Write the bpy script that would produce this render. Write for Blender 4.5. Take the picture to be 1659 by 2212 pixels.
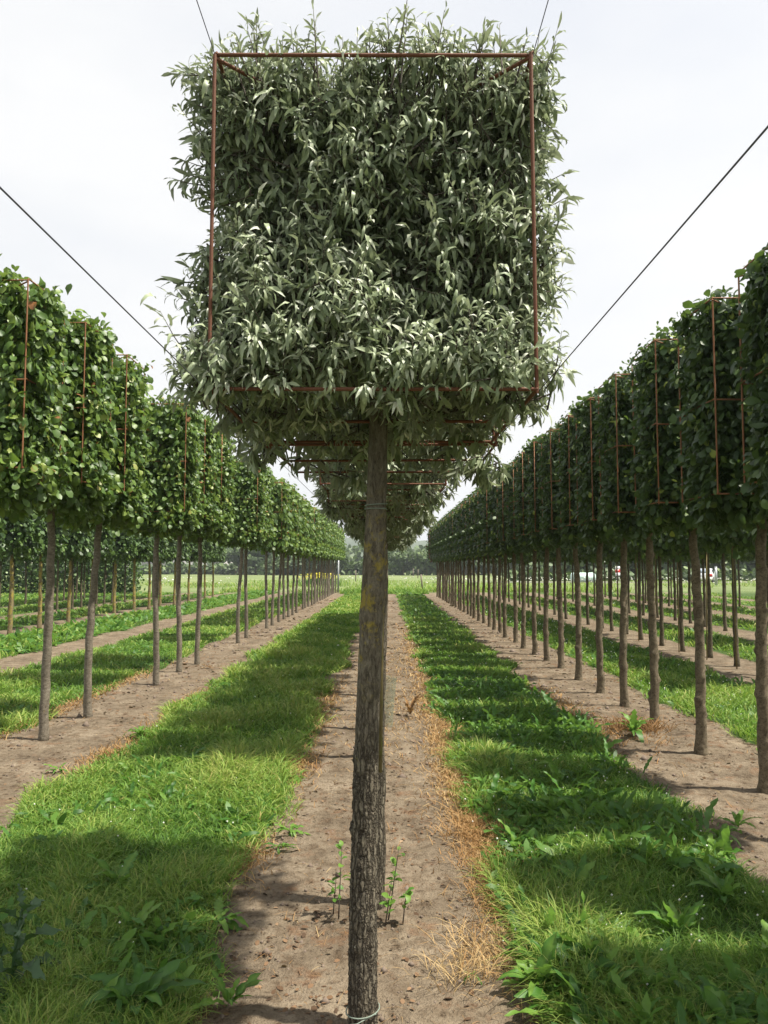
import bpy, math, random
import numpy as np
from mathutils import Matrix, Vector
for o in list(bpy.data.objects): bpy.data.objects.remove(o)
SC = bpy.context.scene
COL = SC.collection
R = np.random.default_rng(7)
random.seed(7)
TAU = 2*math.pi; HAZE = True

# ------------------------------------------------------------------ camera, sky, sun, exposure
cam_d = bpy.data.cameras.new('camera'); cam = bpy.data.objects.new('camera', cam_d); COL.objects.link(cam)
cam_d.sensor_fit = 'VERTICAL'; cam_d.sensor_height = 24; cam_d.lens = 24*1650/2212
cam_d.clip_start = 0.05; cam_d.clip_end = 6000
cam.location = (0, 0, 1.7)
cam.rotation_euler = (math.pi/2+math.atan(118/1650), 0, math.atan(6.5/1650))
SC.camera = cam

SUN_EL, SUN_AZ = math.radians(63.5), math.radians(-11)          # azimuth measured from +X
W = bpy.data.worlds.new('World'); SC.world = W; W.use_nodes = True
nt = W.node_tree; nt.nodes.clear()
out = nt.nodes.new('ShaderNodeOutputWorld'); bg = nt.nodes.new('ShaderNodeBackground')
sky = nt.nodes.new('ShaderNodeTexSky'); sky.sky_type = 'NISHITA'; sky.sun_disc = False
sky.sun_elevation = SUN_EL; sky.sun_rotation = math.pi/2-SUN_AZ
sky.air_density = 1.0; sky.dust_density = 3.0; sky.ozone_density = 1.0
tc = nt.nodes.new('ShaderNodeTexCoord')
mp = nt.nodes.new('ShaderNodeMapping'); mp.inputs['Scale'].default_value = (1.2, 1.2, 3.2)
nz = nt.nodes.new('ShaderNodeTexNoise'); nz.inputs['Scale'].default_value = 1.3; nz.inputs['Detail'].default_value = 5; nz.inputs['Roughness'].default_value = .5
rp = nt.nodes.new('ShaderNodeMapRange'); rp.inputs[1].default_value = .28; rp.inputs[2].default_value = .62; rp.inputs[3].default_value = .70; rp.inputs[4].default_value = .99
mx = nt.nodes.new('ShaderNodeMixRGB'); mx.inputs['Color2'].default_value = (5.12, 5.14, 5.16, 1)   # thin high cloud
L = nt.links.new
L(tc.outputs['Generated'], mp.inputs['Vector']); L(mp.outputs['Vector'], nz.inputs['Vector'])
L(nz.outputs[0], rp.inputs[0]); L(rp.outputs[0], mx.inputs['Fac'])
L(sky.outputs[0], mx.inputs['Color1']); L(mx.outputs[0], bg.inputs['Color']); L(bg.outputs[0], out.inputs[0])
bg.inputs['Strength'].default_value = 0.1

sd = bpy.data.lights.new('sun', 'SUN'); sd.energy = 5.0; sd.angle = math.radians(1.2); sd.color = (1.0, .94, .83)
sun = bpy.data.objects.new('sun', sd); COL.objects.link(sun)
tosun = Vector((math.cos(SUN_EL)*math.cos(SUN_AZ), math.cos(SUN_EL)*math.sin(SUN_AZ), math.sin(SUN_EL)))
sun.rotation_euler = tosun.to_track_quat('Z', 'Y').to_euler(); sun.location = (20, -5, 40)
vs = SC.view_settings; vs.view_transform = 'Standard'; vs.look = 'None'; vs.gamma = 1; vs.use_curve_mapping = False
vs.exposure = 0.95
SC.cycles.max_bounces = 6; SC.cycles.diffuse_bounces = 3; SC.cycles.glossy_bounces = 2; SC.cycles.transmission_bounces = 3
SC.cycles.transparent_max_bounces = 6

# ------------------------------------------------------------------ helpers
def tag(o, label=None, cat=None, group=None, kind=None):
    if label: o['label'] = label
    if cat: o['category'] = cat
    if group: o['group'] = group
    if kind: o['kind'] = kind
    return o
def link(name, data, parent=None, mat=None):
    o = bpy.data.objects.new(name, data); COL.objects.link(o)
    if parent: o.parent = parent
    return o
def empty(name, loc, rz=0.):
    o = bpy.data.objects.new(name, None); COL.objects.link(o); o.location = loc; o.rotation_euler = (0, 0, rz)
    o.empty_display_size = .2
    return o
def mesh(name, V, T, mat, tint=None, attrs=None, smooth=True, quads=False):
    V = np.ascontiguousarray(V, dtype=np.float32).reshape(-1, 3); T = np.ascontiguousarray(T, dtype=np.int32)
    k = T.shape[1]
    me = bpy.data.meshes.new(name)
    me.vertices.add(len(V)); me.vertices.foreach_set('co', V.ravel())
    me.loops.add(T.size); me.loops.foreach_set('vertex_index', T.ravel())
    me.polygons.add(len(T)); me.polygons.foreach_set('loop_start', np.arange(0, T.size, k, dtype=np.int32))
    if smooth: me.polygons.foreach_set('use_smooth', np.ones(len(T), dtype=bool))
    at = dict(attrs or {})
    if tint is not None: at['tint'] = tint
    for n, a in at.items():
        A = me.attributes.new(n, 'FLOAT', 'POINT'); A.data.foreach_set('value', np.ascontiguousarray(a, dtype=np.float32))
    me.update(calc_edges=True)
    if mat: me.materials.append(mat)
    return me
def norm(a): return a/np.maximum(np.linalg.norm(a, axis=-1, keepdims=True), 1e-9)
class Acc:                                     # collects pieces of geometry for one mesh
    def __init__(s): s.v = []; s.t = []; s.c = []; s.n = 0
    def add(s, V, T, c=0.5):
        V = np.asarray(V, dtype=np.float64).reshape(-1, 3)
        s.v.append(V); s.t.append(np.asarray(T, dtype=np.int64)+s.n); s.n += len(V)
        s.c.append(np.full(len(V), c) if np.isscalar(c) else np.asarray(c).ravel())
    def mesh(s, name, mat, smooth=True):
        return mesh(name, np.concatenate(s.v), np.concatenate(s.t), mat, np.concatenate(s.c), smooth=smooth)
def tube(path, rad, n=8, cap=True):
    P = np.asarray(path, float); k = len(P); rad = np.broadcast_to(np.asarray(rad, float), (k,)) if np.ndim(rad) < 2 else rad
    tg = norm(np.gradient(P, axis=0)); ref = np.array([0, 1., 0]) if abs(tg[0][2]) > .8 else np.array([0, 0, 1.])
    u = norm(np.cross(ref, tg)); w = np.cross(tg, u)
    a = np.arange(n)*TAU/n
    rr = rad[:, None] if np.ndim(rad) == 1 else rad
    V = P[:, None, :]+(np.cos(a)[None, :]*rr)[..., None]*u[:, None, :]+(np.sin(a)[None, :]*rr)[..., None]*w[:, None, :]
    V = V.reshape(-1, 3); T = []
    for i in range(k-1):
        for j in range(n):
            p, q = i*n+j, i*n+(j+1) % n
            T += [(p, q, q+n), (p, q+n, p+n)]
    if cap:
        V = np.vstack([V, P[:1], P[-1:]])
        for j in range(n):
            T += [((j+1) % n, j, k*n), ((k-1)*n+j, (k-1)*n+(j+1) % n, k*n+1)]
    return V, np.array(T)
def box(c, s):
    c = np.array(c, float); s = np.array(s, float)/2
    V = np.array([[x, y, z] for x in (-1, 1) for y in (-1, 1) for z in (-1, 1)])*s+c
    T = np.array([(0,1,3),(0,3,2),(4,6,7),(4,7,5),(0,4,5),(0,5,1),(2,3,7),(2,7,6),(0,2,6),(0,6,4),(1,5,7),(1,7,3)])
    return V, T
_ph = R.uniform(0, TAU, (40,)); 
def wob(x, y, f=1., s=0):                       # smooth 2-D noise from sines, about -1..1
    r = 0
    for i in range(6):
        a = _ph[(i*3+s) % 40]*7; k = f*(1+.7*i)
        r = r+np.sin(x*k*math.cos(a)+y*k*math.sin(a)+_ph[(i*5+s*3+1) % 40])/(1+.45*i)
    return r/2.4
ONES = ['', 'first', 'second', 'third', 'fourth', 'fifth', 'sixth', 'seventh', 'eighth', 'ninth', 'tenth', 'eleventh', 'twelfth', 'thirteenth',
        'fourteenth', 'fifteenth', 'sixteenth', 'seventeenth', 'eighteenth', 'nineteenth']
def nth(n):
    if n < 20: return ONES[n]
    t = {2: 'twent', 3: 'thirt', 4: 'fort', 5: 'fift'}[n//10]
    return t+'ieth' if n % 10 == 0 else t+'y-'+ONES[n % 10]

# ------------------------------------------------------------------ materials
def newmat(name):
    m = bpy.data.materials.new(name); m.use_nodes = True
    n = m.node_tree; p = n.nodes['Principled BSDF']
    return m, n, p
def ramp(n, stops):
    r = n.nodes.new('ShaderNodeValToRGB'); e = r.color_ramp.elements
    while len(e) < len(stops): e.new(.5)
    for k, (pos, c) in enumerate(stops): e[k].position = pos; e[k].color = (*c, 1)
    return r
def noise(n, scale, detail=4, rough=.55, vec=None, dist=0):
    t = n.nodes.new('ShaderNodeTexNoise'); t.inputs['Scale'].default_value = scale; t.inputs['Detail'].default_value = detail
    t.inputs['Roughness'].default_value = rough; t.inputs['Distortion'].default_value = dist
    if vec is None:
        c = n.nodes.new('ShaderNodeTexCoord'); vec = c.outputs['Object']
    n.links.new(vec, t.inputs['Vector']); return t
def mix(n, f, a, b, mode='MIX'):
    m = n.nodes.new('ShaderNodeMixRGB'); m.blend_type = mode
    for s, v in zip(('Fac', 'Color1', 'Color2'), (f, a, b)):
        if isinstance(v, (int, float)): m.inputs[s].default_value = v
        elif isinstance(v, tuple): m.inputs[s].default_value = (*v, 1)
        else: n.links.new(v, m.inputs[s])
    return m.outputs[0]
def bump(n, p, h, strength, dist):
    b = n.nodes.new('ShaderNodeBump'); b.inputs['Strength'].default_value = strength; b.inputs['Distance'].default_value = dist
    n.links.new(h, b.inputs['Height']); n.links.new(b.outputs[0], p.inputs['Normal'])
def leafmat(name, stops, back=None, rough=.45, tr=.3, trc=(.16, .26, .03), spec=.5):
    m, n, p = newmat(name)
    a = n.nodes.new('ShaderNodeAttribute'); a.attribute_name = 'tint'
    r = ramp(n, stops); n.links.new(a.outputs['Fac'], r.inputs[0]); c = r.outputs[0]
    if back:
        g = n.nodes.new('ShaderNodeNewGeometry'); c = mix(n, g.outputs['Backfacing'], c, back)
    n.links.new(c, p.inputs['Base Color']); p.inputs['Roughness'].default_value = rough; p.inputs['Specular IOR Level'].default_value = spec
    t = n.nodes.new('ShaderNodeBsdfTranslucent'); t.inputs['Color'].default_value = (*trc, 1)
    if tr > 0:
        tm = mix(n, .5, c, trc); n.links.new(tm, t.inputs['Color'])
    s = n.nodes.new('ShaderNodeMixShader'); s.inputs[0].default_value = tr
    n.links.new(p.outputs[0], s.inputs[1]); n.links.new(t.outputs[0], s.inputs[2])
    n.links.new(s.outputs[0], n.nodes['Material Output'].inputs['Surface'])
    return m
def plain(name, col, rough=.6, var=.25, scale=30, metal=0., bmp=0):
    m, n, p = newmat(name); t = noise(n, scale)
    c = mix(n, t.outputs[0], tuple(x*(1-var) for x in col), tuple(min(1, x*(1+var)) for x in col))
    n.links.new(c, p.inputs['Base Color']); p.inputs['Roughness'].default_value = rough; p.inputs['Metallic'].default_value = metal
    if bmp: bump(n, p, t.outputs[0], bmp, .01)
    return m
def bark(name, stops, patches=(), scale=22, zs=.35, bs=.6, bd=.006, crack=0.):
    """stretched noise bark, patches = [(colour, threshold, noise scale, zlo, zhi)] of lichen"""
    m, n, p = newmat(name); tcn = n.nodes.new('ShaderNodeTexCoord')
    mpn = n.nodes.new('ShaderNodeMapping'); mpn.inputs['Scale'].default_value = (1, 1, zs); n.links.new(tcn.outputs['Object'], mpn.inputs[0])
    t = noise(n, scale, 6, .65, mpn.outputs[0], .6); r = ramp(n, stops); n.links.new(t.outputs[0], r.inputs[0]); c = r.outputs[0]
    t2 = noise(n, scale*5, 3, .6, mpn.outputs[0]); t3 = noise(n, scale*2.1, 5, .7, mpn.outputs[0], 1.2); rk = ramp(n, [(.36, (.22, .19, .16)), (.47, (.9, .9, .9)), (.7, (1.15, 1.15, 1.15))]); n.links.new(t3.outputs[0], rk.inputs[0]); c = mix(n, .75, c, rk.outputs[0], 'MULTIPLY')
    c = mix(n, .5, c, mix(n, t2.outputs[0], (.3, .3, .3), (1.15, 1.15, 1.15)), 'MULTIPLY')
    if crack:
        vo = n.nodes.new('ShaderNodeTexVoronoi'); vo.feature = 'DISTANCE_TO_EDGE'; vo.inputs['Scale'].default_value = 62
        dn = noise(n, 30, 4, .6, tcn.outputs['Object']); va = n.nodes.new('ShaderNodeVectorMath'); va.operation = 'MULTIPLY_ADD'; va.inputs[1].default_value = (.022, .022, .022)
        mp2 = n.nodes.new('ShaderNodeMapping'); mp2.inputs['Scale'].default_value = (1, 1, .2); n.links.new(dn.outputs['Color'], va.inputs[0]); n.links.new(tcn.outputs['Object'], mp2.inputs[0]); n.links.new(mp2.outputs[0], va.inputs[2]); n.links.new(va.outputs[0], vo.inputs['Vector'])
        cr = ramp(n, [(.0, (.16, .13, .11)), (.10, (.62, .6, .58)), (.25, (1, 1, 1))]); n.links.new(vo.outputs['Distance'], cr.inputs[0]); sz = n.nodes.new('ShaderNodeSeparateXYZ'); n.links.new(tcn.outputs['Object'], sz.inputs[0]); zr = n.nodes.new('ShaderNodeMapRange'); zr.inputs[1].default_value = .9; zr.inputs[2].default_value = 1.35; zr.inputs[3].default_value = crack; zr.inputs[4].default_value = crack*.25; n.links.new(sz.outputs[2], zr.inputs[0]); c = mix(n, zr.outputs[0], c, cr.outputs[0], 'MULTIPLY')
    for col, th, sc, z0, z1 in patches:
        q = noise(n, sc, 9, .74, tcn.outputs['Object'], .4)
        mr = n.nodes.new('ShaderNodeMapRange'); mr.inputs[1].default_value = th; mr.inputs[2].default_value = th+.075; mr.inputs[4].default_value = .85; n.links.new(q.outputs[0], mr.inputs[0])
        sx = n.nodes.new('ShaderNodeSeparateXYZ'); n.links.new(tcn.outputs['Object'], sx.inputs[0])
        za = n.nodes.new('ShaderNodeMapRange'); za.inputs[1].default_value = z0-.12; za.inputs[2].default_value = z0+.12; n.links.new(sx.outputs[2], za.inputs[0])
        zb = n.nodes.new('ShaderNodeMapRange'); zb.inputs[1].default_value = z1+.12; zb.inputs[2].default_value = z1-.12; n.links.new(sx.outputs[2], zb.inputs[0])
        f = mix(n, 1., mix(n, 1., mr.outputs[0], za.outputs[0], 'MULTIPLY'), zb.outputs[0], 'MULTIPLY')
        c = mix(n, f, c, mix(n, t2.outputs[0], tuple(x*.55 for x in col), tuple(min(1, x*1.25) for x in col)))
    n.links.new(c, p.inputs['Base Color']); p.inputs['Roughness'].default_value = .85; p.inputs['Specular IOR Level'].default_value = .25
    hh = mix(n, .5, t.outputs[0], t3.outputs[0])
    if crack: hh = mix(n, zr.outputs[0], hh, cr.outputs[0])
    bump(n, p, hh, bs, bd)
    return m
M = {}
M['pear'] = leafmat('silver_leaf', [(0, (.048, .068, .034)), (.36, (.160, .212, .110)), (.72, (.39, .455, .285)), (1, (.66, .69, .56))], back=(.24, .27, .20), rough=.46, tr=.30, trc=(.26, .32, .13), spec=.42)  # silver leaf colours; palest stops also carry sunlit sheen as pigment
M['left'] = leafmat('glossy_green_leaf', [(0, (.028, .068, .014)), (.5, (.098, .18, .032)), (.85, (.205, .285, .055)), (.93, (.30, .34, .085)), (1, (.24, .10, .035))], back=(.11, .17, .06), rough=.47, tr=.34, trc=(.24, .36, .04), spec=.5)
M['right'] = leafmat('dark_green_leaf', [(0, (.018, .040, .014)), (.55, (.055, .105, .028)), (.85, (.13, .20, .045)), (1, (.28, .35, .06))], back=(.06, .10, .04), rough=.5, tr=.3, spec=.4)
M['redleaf'] = leafmat('dark_red_leaf', [(0, (.05, .02, .014)), (.6, (.11, .045, .025)), (1, (.17, .10, .04))], rough=.5, tr=.25, trc=(.3, .08, .04))
M['rear'] = leafmat('hedge_green_leaf', [(0, (.025, .055, .014)), (.6, (.07, .135, .03)), (1, (.14, .22, .05))], rough=.45, tr=.25)
M['wood'] = leafmat('far_green_leaf', [(0, (.03, .056, .018)), (.6, (.075, .125, .036)), (1, (.15, .21, .065))], rough=.6, tr=.15)
M['grass'] = leafmat('grass_blade', [(0, (.034, .095, .014)), (.45, (.118, .235, .036)), (.85, (.28, .375, .078)), (1, (.42, .34, .13))], rough=.55, tr=.40, trc=(.20, .36, .03), spec=.3)
M['weed'] = leafmat('weed_leaf', [(0, (.024, .080, .012)), (.6, (.060, .165, .02)), (1, (.15, .27, .04))], back=(.08, .17, .045), rough=.5, tr=.4, trc=(.22, .40, .03), spec=.4)
M['thistle'] = leafmat('thistle_leaf', [(0, (.018, .055, .016)), (1, (.055, .12, .04))], rough=.5, tr=.2)
M['straw'] = leafmat('dry_straw', [(0, (.14, .075, .03)), (.5, (.30, .17, .065)), (1, (.46, .34, .17))], rough=.7, tr=.2, trc=(.4, .25, .08), spec=.2)
M['debris'] = leafmat('dry_debris', [(0, (.045, .03, .02)), (.5, (.13, .075, .04)), (.8, (.22, .14, .08)), (1, (.40, .32, .22))], rough=.8, tr=.05, spec=.2)
M['flower'] = leafmat('white_flower', [(0, (.75, .75, .66)), (1, (.8, .8, .75))], rough=.6, tr=.2, trc=(.7, .7, .6))
M['yflower'] = leafmat('yellow_flower', [(0, (.65, .55, .03)), (1, (.75, .68, .08))], rough=.6, tr=.2, trc=(.7, .6, .05))
M['twig'] = leafmat('twig_bark', [(0, (.03, .024, .018)), (.7, (.09, .07, .05)), (1, (.30, .31, .25))], rough=.8, tr=0)
M['bark_mid'] = bark('grey_brown_bark', [(.25, (.06, .05, .036)), (.5, (.18, .155, .112)), (.75, (.31, .28, .215))],
    [((.34, .27, .05), .53, 10, 1.3, 1.9), ((.30, .26, .06), .64, 16, .2, 1.1), ((.33, .35, .28), .63, 30, 0, 1.7)], 58, .28, 1.0, .016, .78)
M['bark_left'] = bark('pale_lichen_bark', [(.25, (.09, .075, .055)), (.5, (.20, .172, .13)), (.8, (.36, .32, .25))],
    [((.36, .36, .30), .60, 26, 0, 1.4), ((.30, .22, .05), .60, 18, .0, .35)], 24, 1.6, .6)
M['bark_right'] = bark('brown_knobbly_bark', [(.25, (.07, .055, .035)), (.5, (.16, .128, .082)), (.8, (.28, .235, .16))],
    [((.14, .16, .05), .6, 9, 0, 2.0), ((.33, .32, .26), .68, 24, 0, 1.4)], 22, 1.2, .7)
M['bark_yellow'] = bark('yellow_lichen_bark', [(.25, (.09, .075, .04)), (.5, (.22, .175, .09)), (.8, (.34, .28, .17))], [((.36, .28, .06), .47, 9, .25, 2.3)], 20, 1.2, .5)
M['bark_rear'] = bark('mossy_grey_bark', [(.25, (.055, .048, .03)), (.5, (.125, .105, .065)), (.8, (.22, .19, .13))], [((.13, .16, .05), .56, 8, 0, 2.0)], 20, 1.2, .5)
M['cane'] = bark('bamboo_skin', [(.3, (.20, .16, .07)), (.7, (.36, .29, .14))], [((.20, .23, .06), .55, 12, 0, 3)], 14, .2, .2)
m, n, p = newmat('rusty_steel'); t = noise(n, 60, 5, .6); r = ramp(n, [(.3, (.05, .019, .012)), (.52, (.15, .055, .027)), (.75, (.26, .11, .05))]); n.links.new(t.outputs[0], r.inputs[0])
n.links.new(r.outputs[0], p.inputs['Base Color']); p.inputs['Roughness'].default_value = .75; p.inputs['Metallic'].default_value = .15; bump(n, p, t.outputs[0], .4, .002); M['rust'] = m
m, n, p = newmat('orange_rust_steel'); t = noise(n, 60, 5, .6); r = ramp(n, [(.3, (.13, .05, .022)), (.55, (.27, .115, .045)), (.8, (.38, .19, .085))]); n.links.new(t.outputs[0], r.inputs[0])
n.links.new(r.outputs[0], p.inputs['Base Color']); p.inputs['Roughness'].default_value = .7; p.inputs['Metallic'].default_value = .1; M['rust2'] = m
M['wire'] = plain('dark_cable', (.06, .06, .085), .45, .2, 40)
M['twine'] = plain('grey_green_twine', (.17, .21, .17), .8, .3, 200)
M['zinc'] = plain('zinc_post', (.36, .38, .40), .5, .15, 12, .3)
M['post'] = plain('weathered_post', (.17, .14, .11), .9, .4, 20)
M['whitepipe'] = plain('white_pipe', (.75, .76, .75), .4, .05)
M['brick'] = plain('dark_brick_wall', (.16, .085, .07), .9, .3, 6)
M['roof'] = plain('pale_sheet_roof', (.42, .42, .41), .6, .1, 1.5)
M['render'] = plain('grey_render_wall', (.34, .33, .33), .9, .1, 2)
M['white'] = plain('white_paint', (.78, .78, .78), .5, .04)
M['carpaint'] = plain('silver_paint', (.62, .64, .67), .25, .03, 5, .2)
M['dark'] = plain('dark_glass', (.03, .035, .04), .12, .1)
M['glass'] = plain('pale_window_glass', (.30, .36, .42), .1, .15, 3)
M['red'] = plain('red_lens', (.55, .03, .025), .25, .1)
M['tyre'] = plain('black_rubber', (.02, .02, .02), .8, .2)
M['mint'] = plain('mint_plastic', (.58, .74, .68), .4, .12, 4)
m, n, p = newmat('green_film'); p.inputs['Base Color'].default_value = (.22, .30, .22, 1); p.inputs['Roughness'].default_value = .35
tr = n.nodes.new('ShaderNodeBsdfTransparent'); s = n.nodes.new('ShaderNodeMixShader'); w = n.nodes.new('ShaderNodeTexWave'); w.inputs['Scale'].default_value = 40
tcn = n.nodes.new('ShaderNodeTexCoord'); n.links.new(tcn.outputs['Object'], w.inputs['Vector'])
mr = n.nodes.new('ShaderNodeMapRange'); mr.inputs[3].default_value = .12; mr.inputs[4].default_value = .42; n.links.new(w.outputs[0], mr.inputs[0]); n.links.new(mr.outputs[0], s.inputs[0])
n.links.new(tr.outputs[0], s.inputs[1]); n.links.new(p.outputs[0], s.inputs[2]); n.links.new(s.outputs[0], n.nodes['Material Output'].inputs['Surface']); M['film'] = m

# ------------------------------------------------------------------ ground
ROW_END = 50.5
def grass_amount(x, y):
    """0 bare soil .. 1 grass, by place in the rows"""
    e = .13*wob(x*0+3.1, y, 1.6, 1)+.09*wob(x, y, 5., 2)
    e2 = .13*wob(x*0+9.7, y, 1.5, 4)+.09*wob(x, y, 5., 5)
    g = np.zeros_like(x)
    def band(a, b, k=1.):
        nonlocal g
        g = np.maximum(g, k*np.clip((np.minimum(x-(a+e), (b+e2)-x))/.16+.5, 0, 1))
    band(-2.5, -.80); band(.60, 2.02)
    band(-6.0, -3.86); band(-9.1, -7.1); band(-12.2, -10.3); band(-15.4, -13.3); band(-60, -16.4)
    for k in range(6): band(3.5+3.05*k, 5.2+3.05*k)
    band(20, 80)
    g = np.maximum(g, np.clip((y-ROW_END+e*4)/1.5, 0, 1))
    g = np.maximum(g, np.clip((np.abs(x)-19)/1.0, 0, 1))
    return g
def hgt(x, y):
    d = np.exp(-(np.maximum(y, 0)/40)**2)
    h = .022*wob(x, y, 1.1, 7)+.010*wob(x, y, 4.3, 3)+.006*wob(x, y, 11., 9)
    return h*d
def grid_axis(lo, hi, fine_lo, fine_hi, step, grow):
    a = list(np.arange(fine_lo, fine_hi+1e-6, step)); s = step
    while a[-1] < hi: s *= grow; a.append(a[-1]+s)
    s = step
    while a[0] > lo: s *= grow; a.insert(0, a[0]-s)
    return np.array(a)
gx = grid_axis(-3000, 3000, -5, 5, .055, 1.14); gy = grid_axis(-300, 4500, 1.8, 9.0, .05, 1.045)
X, Y = np.meshgrid(gx, gy); nx = len(gx); ny = len(gy)
ga = grass_amount(X, Y)
fine = (1-ga)*np.exp(-(Y/14)**2)*(np.abs(X) < 6)
Z = hgt(X, Y)+fine*(.008*wob(X*9, Y*9, 3., 11)*R.uniform(.3, 1, X.shape)+.008*wob(X*3, Y*3, 3., 2)+R.normal(0, .0032, X.shape))
V = np.stack([X, Y, Z], -1).reshape(-1, 3)
I = (np.arange(ny-1)[:, None]*nx+np.arange(nx-1)[None, :]).ravel()
Q = np.stack([I, I+1, I+nx+1, I+nx], 1)
m, n, p = newmat('soil_and_turf'); tcn = n.nodes.new('ShaderNodeTexCoord'); OV = tcn.outputs['Object']
n1 = noise(n, 2.2, 6, .6, OV); n2 = noise(n, 26, 5, .65, OV); n3 = noise(n, 95, 3, .6, OV)
soil = ramp(n, [(.28, (.110, .086, .060)), (.5, (.190, .155, .112)), (.72, (.270, .226, .168))]); n.links.new(n1.outputs[0], soil.inputs[0])
crumb = ramp(n, [(.30, (.30, .25, .21)), (.42, (.85, .82, .79)), (.7, (1.1, 1.08, 1.06))]); n.links.new(n2.outputs[0], crumb.inputs[0])
c = mix(n, .9, soil.outputs[0], crumb.outputs[0], 'MULTIPLY')
rust = ramp(n, [(.56, (0, 0, 0)), (.68, (.55, .55, .55))]); n4 = noise(n, 3.7, 5, .7, OV); n.links.new(n4.outputs[0], rust.inputs[0])
n5 = noise(n, 8.5, 7, .72, OV); mot = ramp(n, [(.36, (.50, .44, .38)), (.5, (.95, .94, .92)), (.68, (1.12, 1.12, 1.10))]); n.links.new(n5.outputs[0], mot.inputs[0]); c = mix(n, .85, c, mot.outputs[0], 'MULTIPLY')
c = mix(n, rust.outputs[0], c, (.17, .085, .042))
turf = ramp(n, [(.3, (.030, .055, .014)), (.55, (.055, .095, .022)), (.75, (.085, .115, .035))]); n.links.new(n2.outputs[0], turf.inputs[0])
sx = n.nodes.new('ShaderNodeSeparateXYZ'); n.links.new(OV, sx.inputs[0])
far = n.nodes.new('ShaderNodeMapRange'); far.inputs[1].default_value = 48; far.inputs[2].default_value = 54; n.links.new(sx.outputs[1], far.inputs[0])
mpn = n.nodes.new('ShaderNodeMapping'); mpn.inputs['Scale'].default_value = (.16, .045, 1); n.links.new(OV, mpn.inputs[0])
nm = noise(n, 1.4, 8, .68, mpn.outputs[0]); mead = ramp(n, [(.3, (.10, .135, .05)), (.5, (.15, .19, .075)), (.7, (.22, .24, .115))]); n.links.new(nm.outputs[0], mead.inputs[0])
nf = noise(n, 1.1, 4, .8, OV); mead2 = mix(n, .5, mead.outputs[0], mix(n, nf.outputs[0], (.5, .5, .5), (1.4, 1.4, 1.4)), 'MULTIPLY')
at = n.nodes.new('ShaderNodeAttribute'); at.attribute_name = 'turf'
ge = n.nodes.new('ShaderNodeMapRange'); ge.inputs[1].default_value = .35; ge.inputs[2].default_value = .7; n.links.new(at.outputs['Fac'], ge.inputs[0])
c = mix(n, ge.outputs[0], c, turf.outputs[0]); c = mix(n, far.outputs[0], c, mead2)
n.links.new(c, p.inputs['Base Color']); p.inputs['Roughness'].default_value = .95; p.inputs['Specular IOR Level'].default_value = .15
hh = mix(n, .4, n2.outputs[0], n3.outputs[0]); bump(n, p, hh, 1., .04); M['ground'] = m
tag(link('ground', mesh('ground', V, Q, m, attrs={'turf': ga.ravel()})), 'sandy brown soil with grass lanes between the tree rows, running out into a meadow', None, None, 'structure')

# ------------------------------------------------------------------ leaf prototypes
def leaf_proto(st, width, curl, fold=.25, twist=0., wave=0., three=True, wf_=9.):
    """x along the leaf 0..1, y half width (unit), z off the leaf plane"""
    st = np.array(st, float); n = len(st); V = []; T = []
    ang = -curl*st; xs = np.concatenate([[0], np.cumsum(np.diff(st)*np.cos((ang[1:]+ang[:-1])/2))]); zs = np.concatenate([[0], np.cumsum(np.diff(st)*np.sin((ang[1:]+ang[:-1])/2))])
    rows = []
    for i, t in enumerate(st):
        w = width[i]; tw = twist*t
        if w < 1e-4: V.append((xs[i], 0, zs[i])); rows.append([len(V)-1]); continue
        r = []
        for s in ((-1, 0, 1) if three else (-1, 1)):
            y = s*w; z = abs(s)*w*fold+wave*math.sin(wf_*t+s*1.7)*.04*abs(s)
            r.append(len(V)); V.append((xs[i], y*math.cos(tw), zs[i]+z+y*math.sin(tw)))
        rows.append(r)
    for a, b in zip(rows[:-1], rows[1:]):
        if len(a) == 1 and len(b) > 1: T += [(a[0], b[j], b[j+1]) for j in range(len(b)-1)]
        elif len(b) == 1 and len(a) > 1: T += [(a[j+1], a[j], b[0]) for j in range(len(a)-1)]
        elif len(a) > 1:
            for j in range(len(a)-1): T += [(a[j], b[j+1], a[j+1]), (a[j], b[j], b[j+1])]
    return np.array(V), np.array(T)
LANCE = [leaf_proto([0, .14, .36, .58, .8, 1], [0, .045, .078, .086, .064, 0], c_, .3, tw, 1.2) for c_, tw in ((.6, .5), (1.2, -.9), (1.7, .8), (2.3, -.6), (1.4, 1.4), (.3, -.4), (2.8, .7))]
LANCE_S = [leaf_proto([0, .3, .7, 1], [0, .095, .085, 0], c_, 0, tw, 0, False) for c_, tw in ((.4, .3), (1.0, -.4), (1.5, .5))]
OVATE = [leaf_proto([0, .25, .55, .82, 1], [0, .17, .28, .22, 0], c_, .22, tw, 2.4) for c_, tw in ((.3, .1), (.7, -.3), (1.0, .3), (.1, .3))]
OVATE_S = [leaf_proto([0, .35, .75, 1], [0, .30, .28, 0], c_, 0, tw, 0, False) for c_, tw in ((.3, .2), (.8, -.2))]
DS = np.linspace(0, 1, 12)
def dock_w(jag): return [0.012]+[float(.02+.088*max(0, math.sin(math.pi*(t**.8-.06)))*(1+jag*((-1)**j))) for j, t in enumerate(DS[1:-1])]+[0]
DOCK = [leaf_proto(DS, dock_w(jg), c_, .3, tw, wv, True, 17.) for c_, tw, jg, wv in ((.6, .3, .12, 1.1), (1.0, -.5, .3, .7), (1.6, .3, .05, 1.4), (.35, -.3, .35, .6), (1.2, .6, .1, 1.2), (2.1, -.2, .2, .9))]
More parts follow.
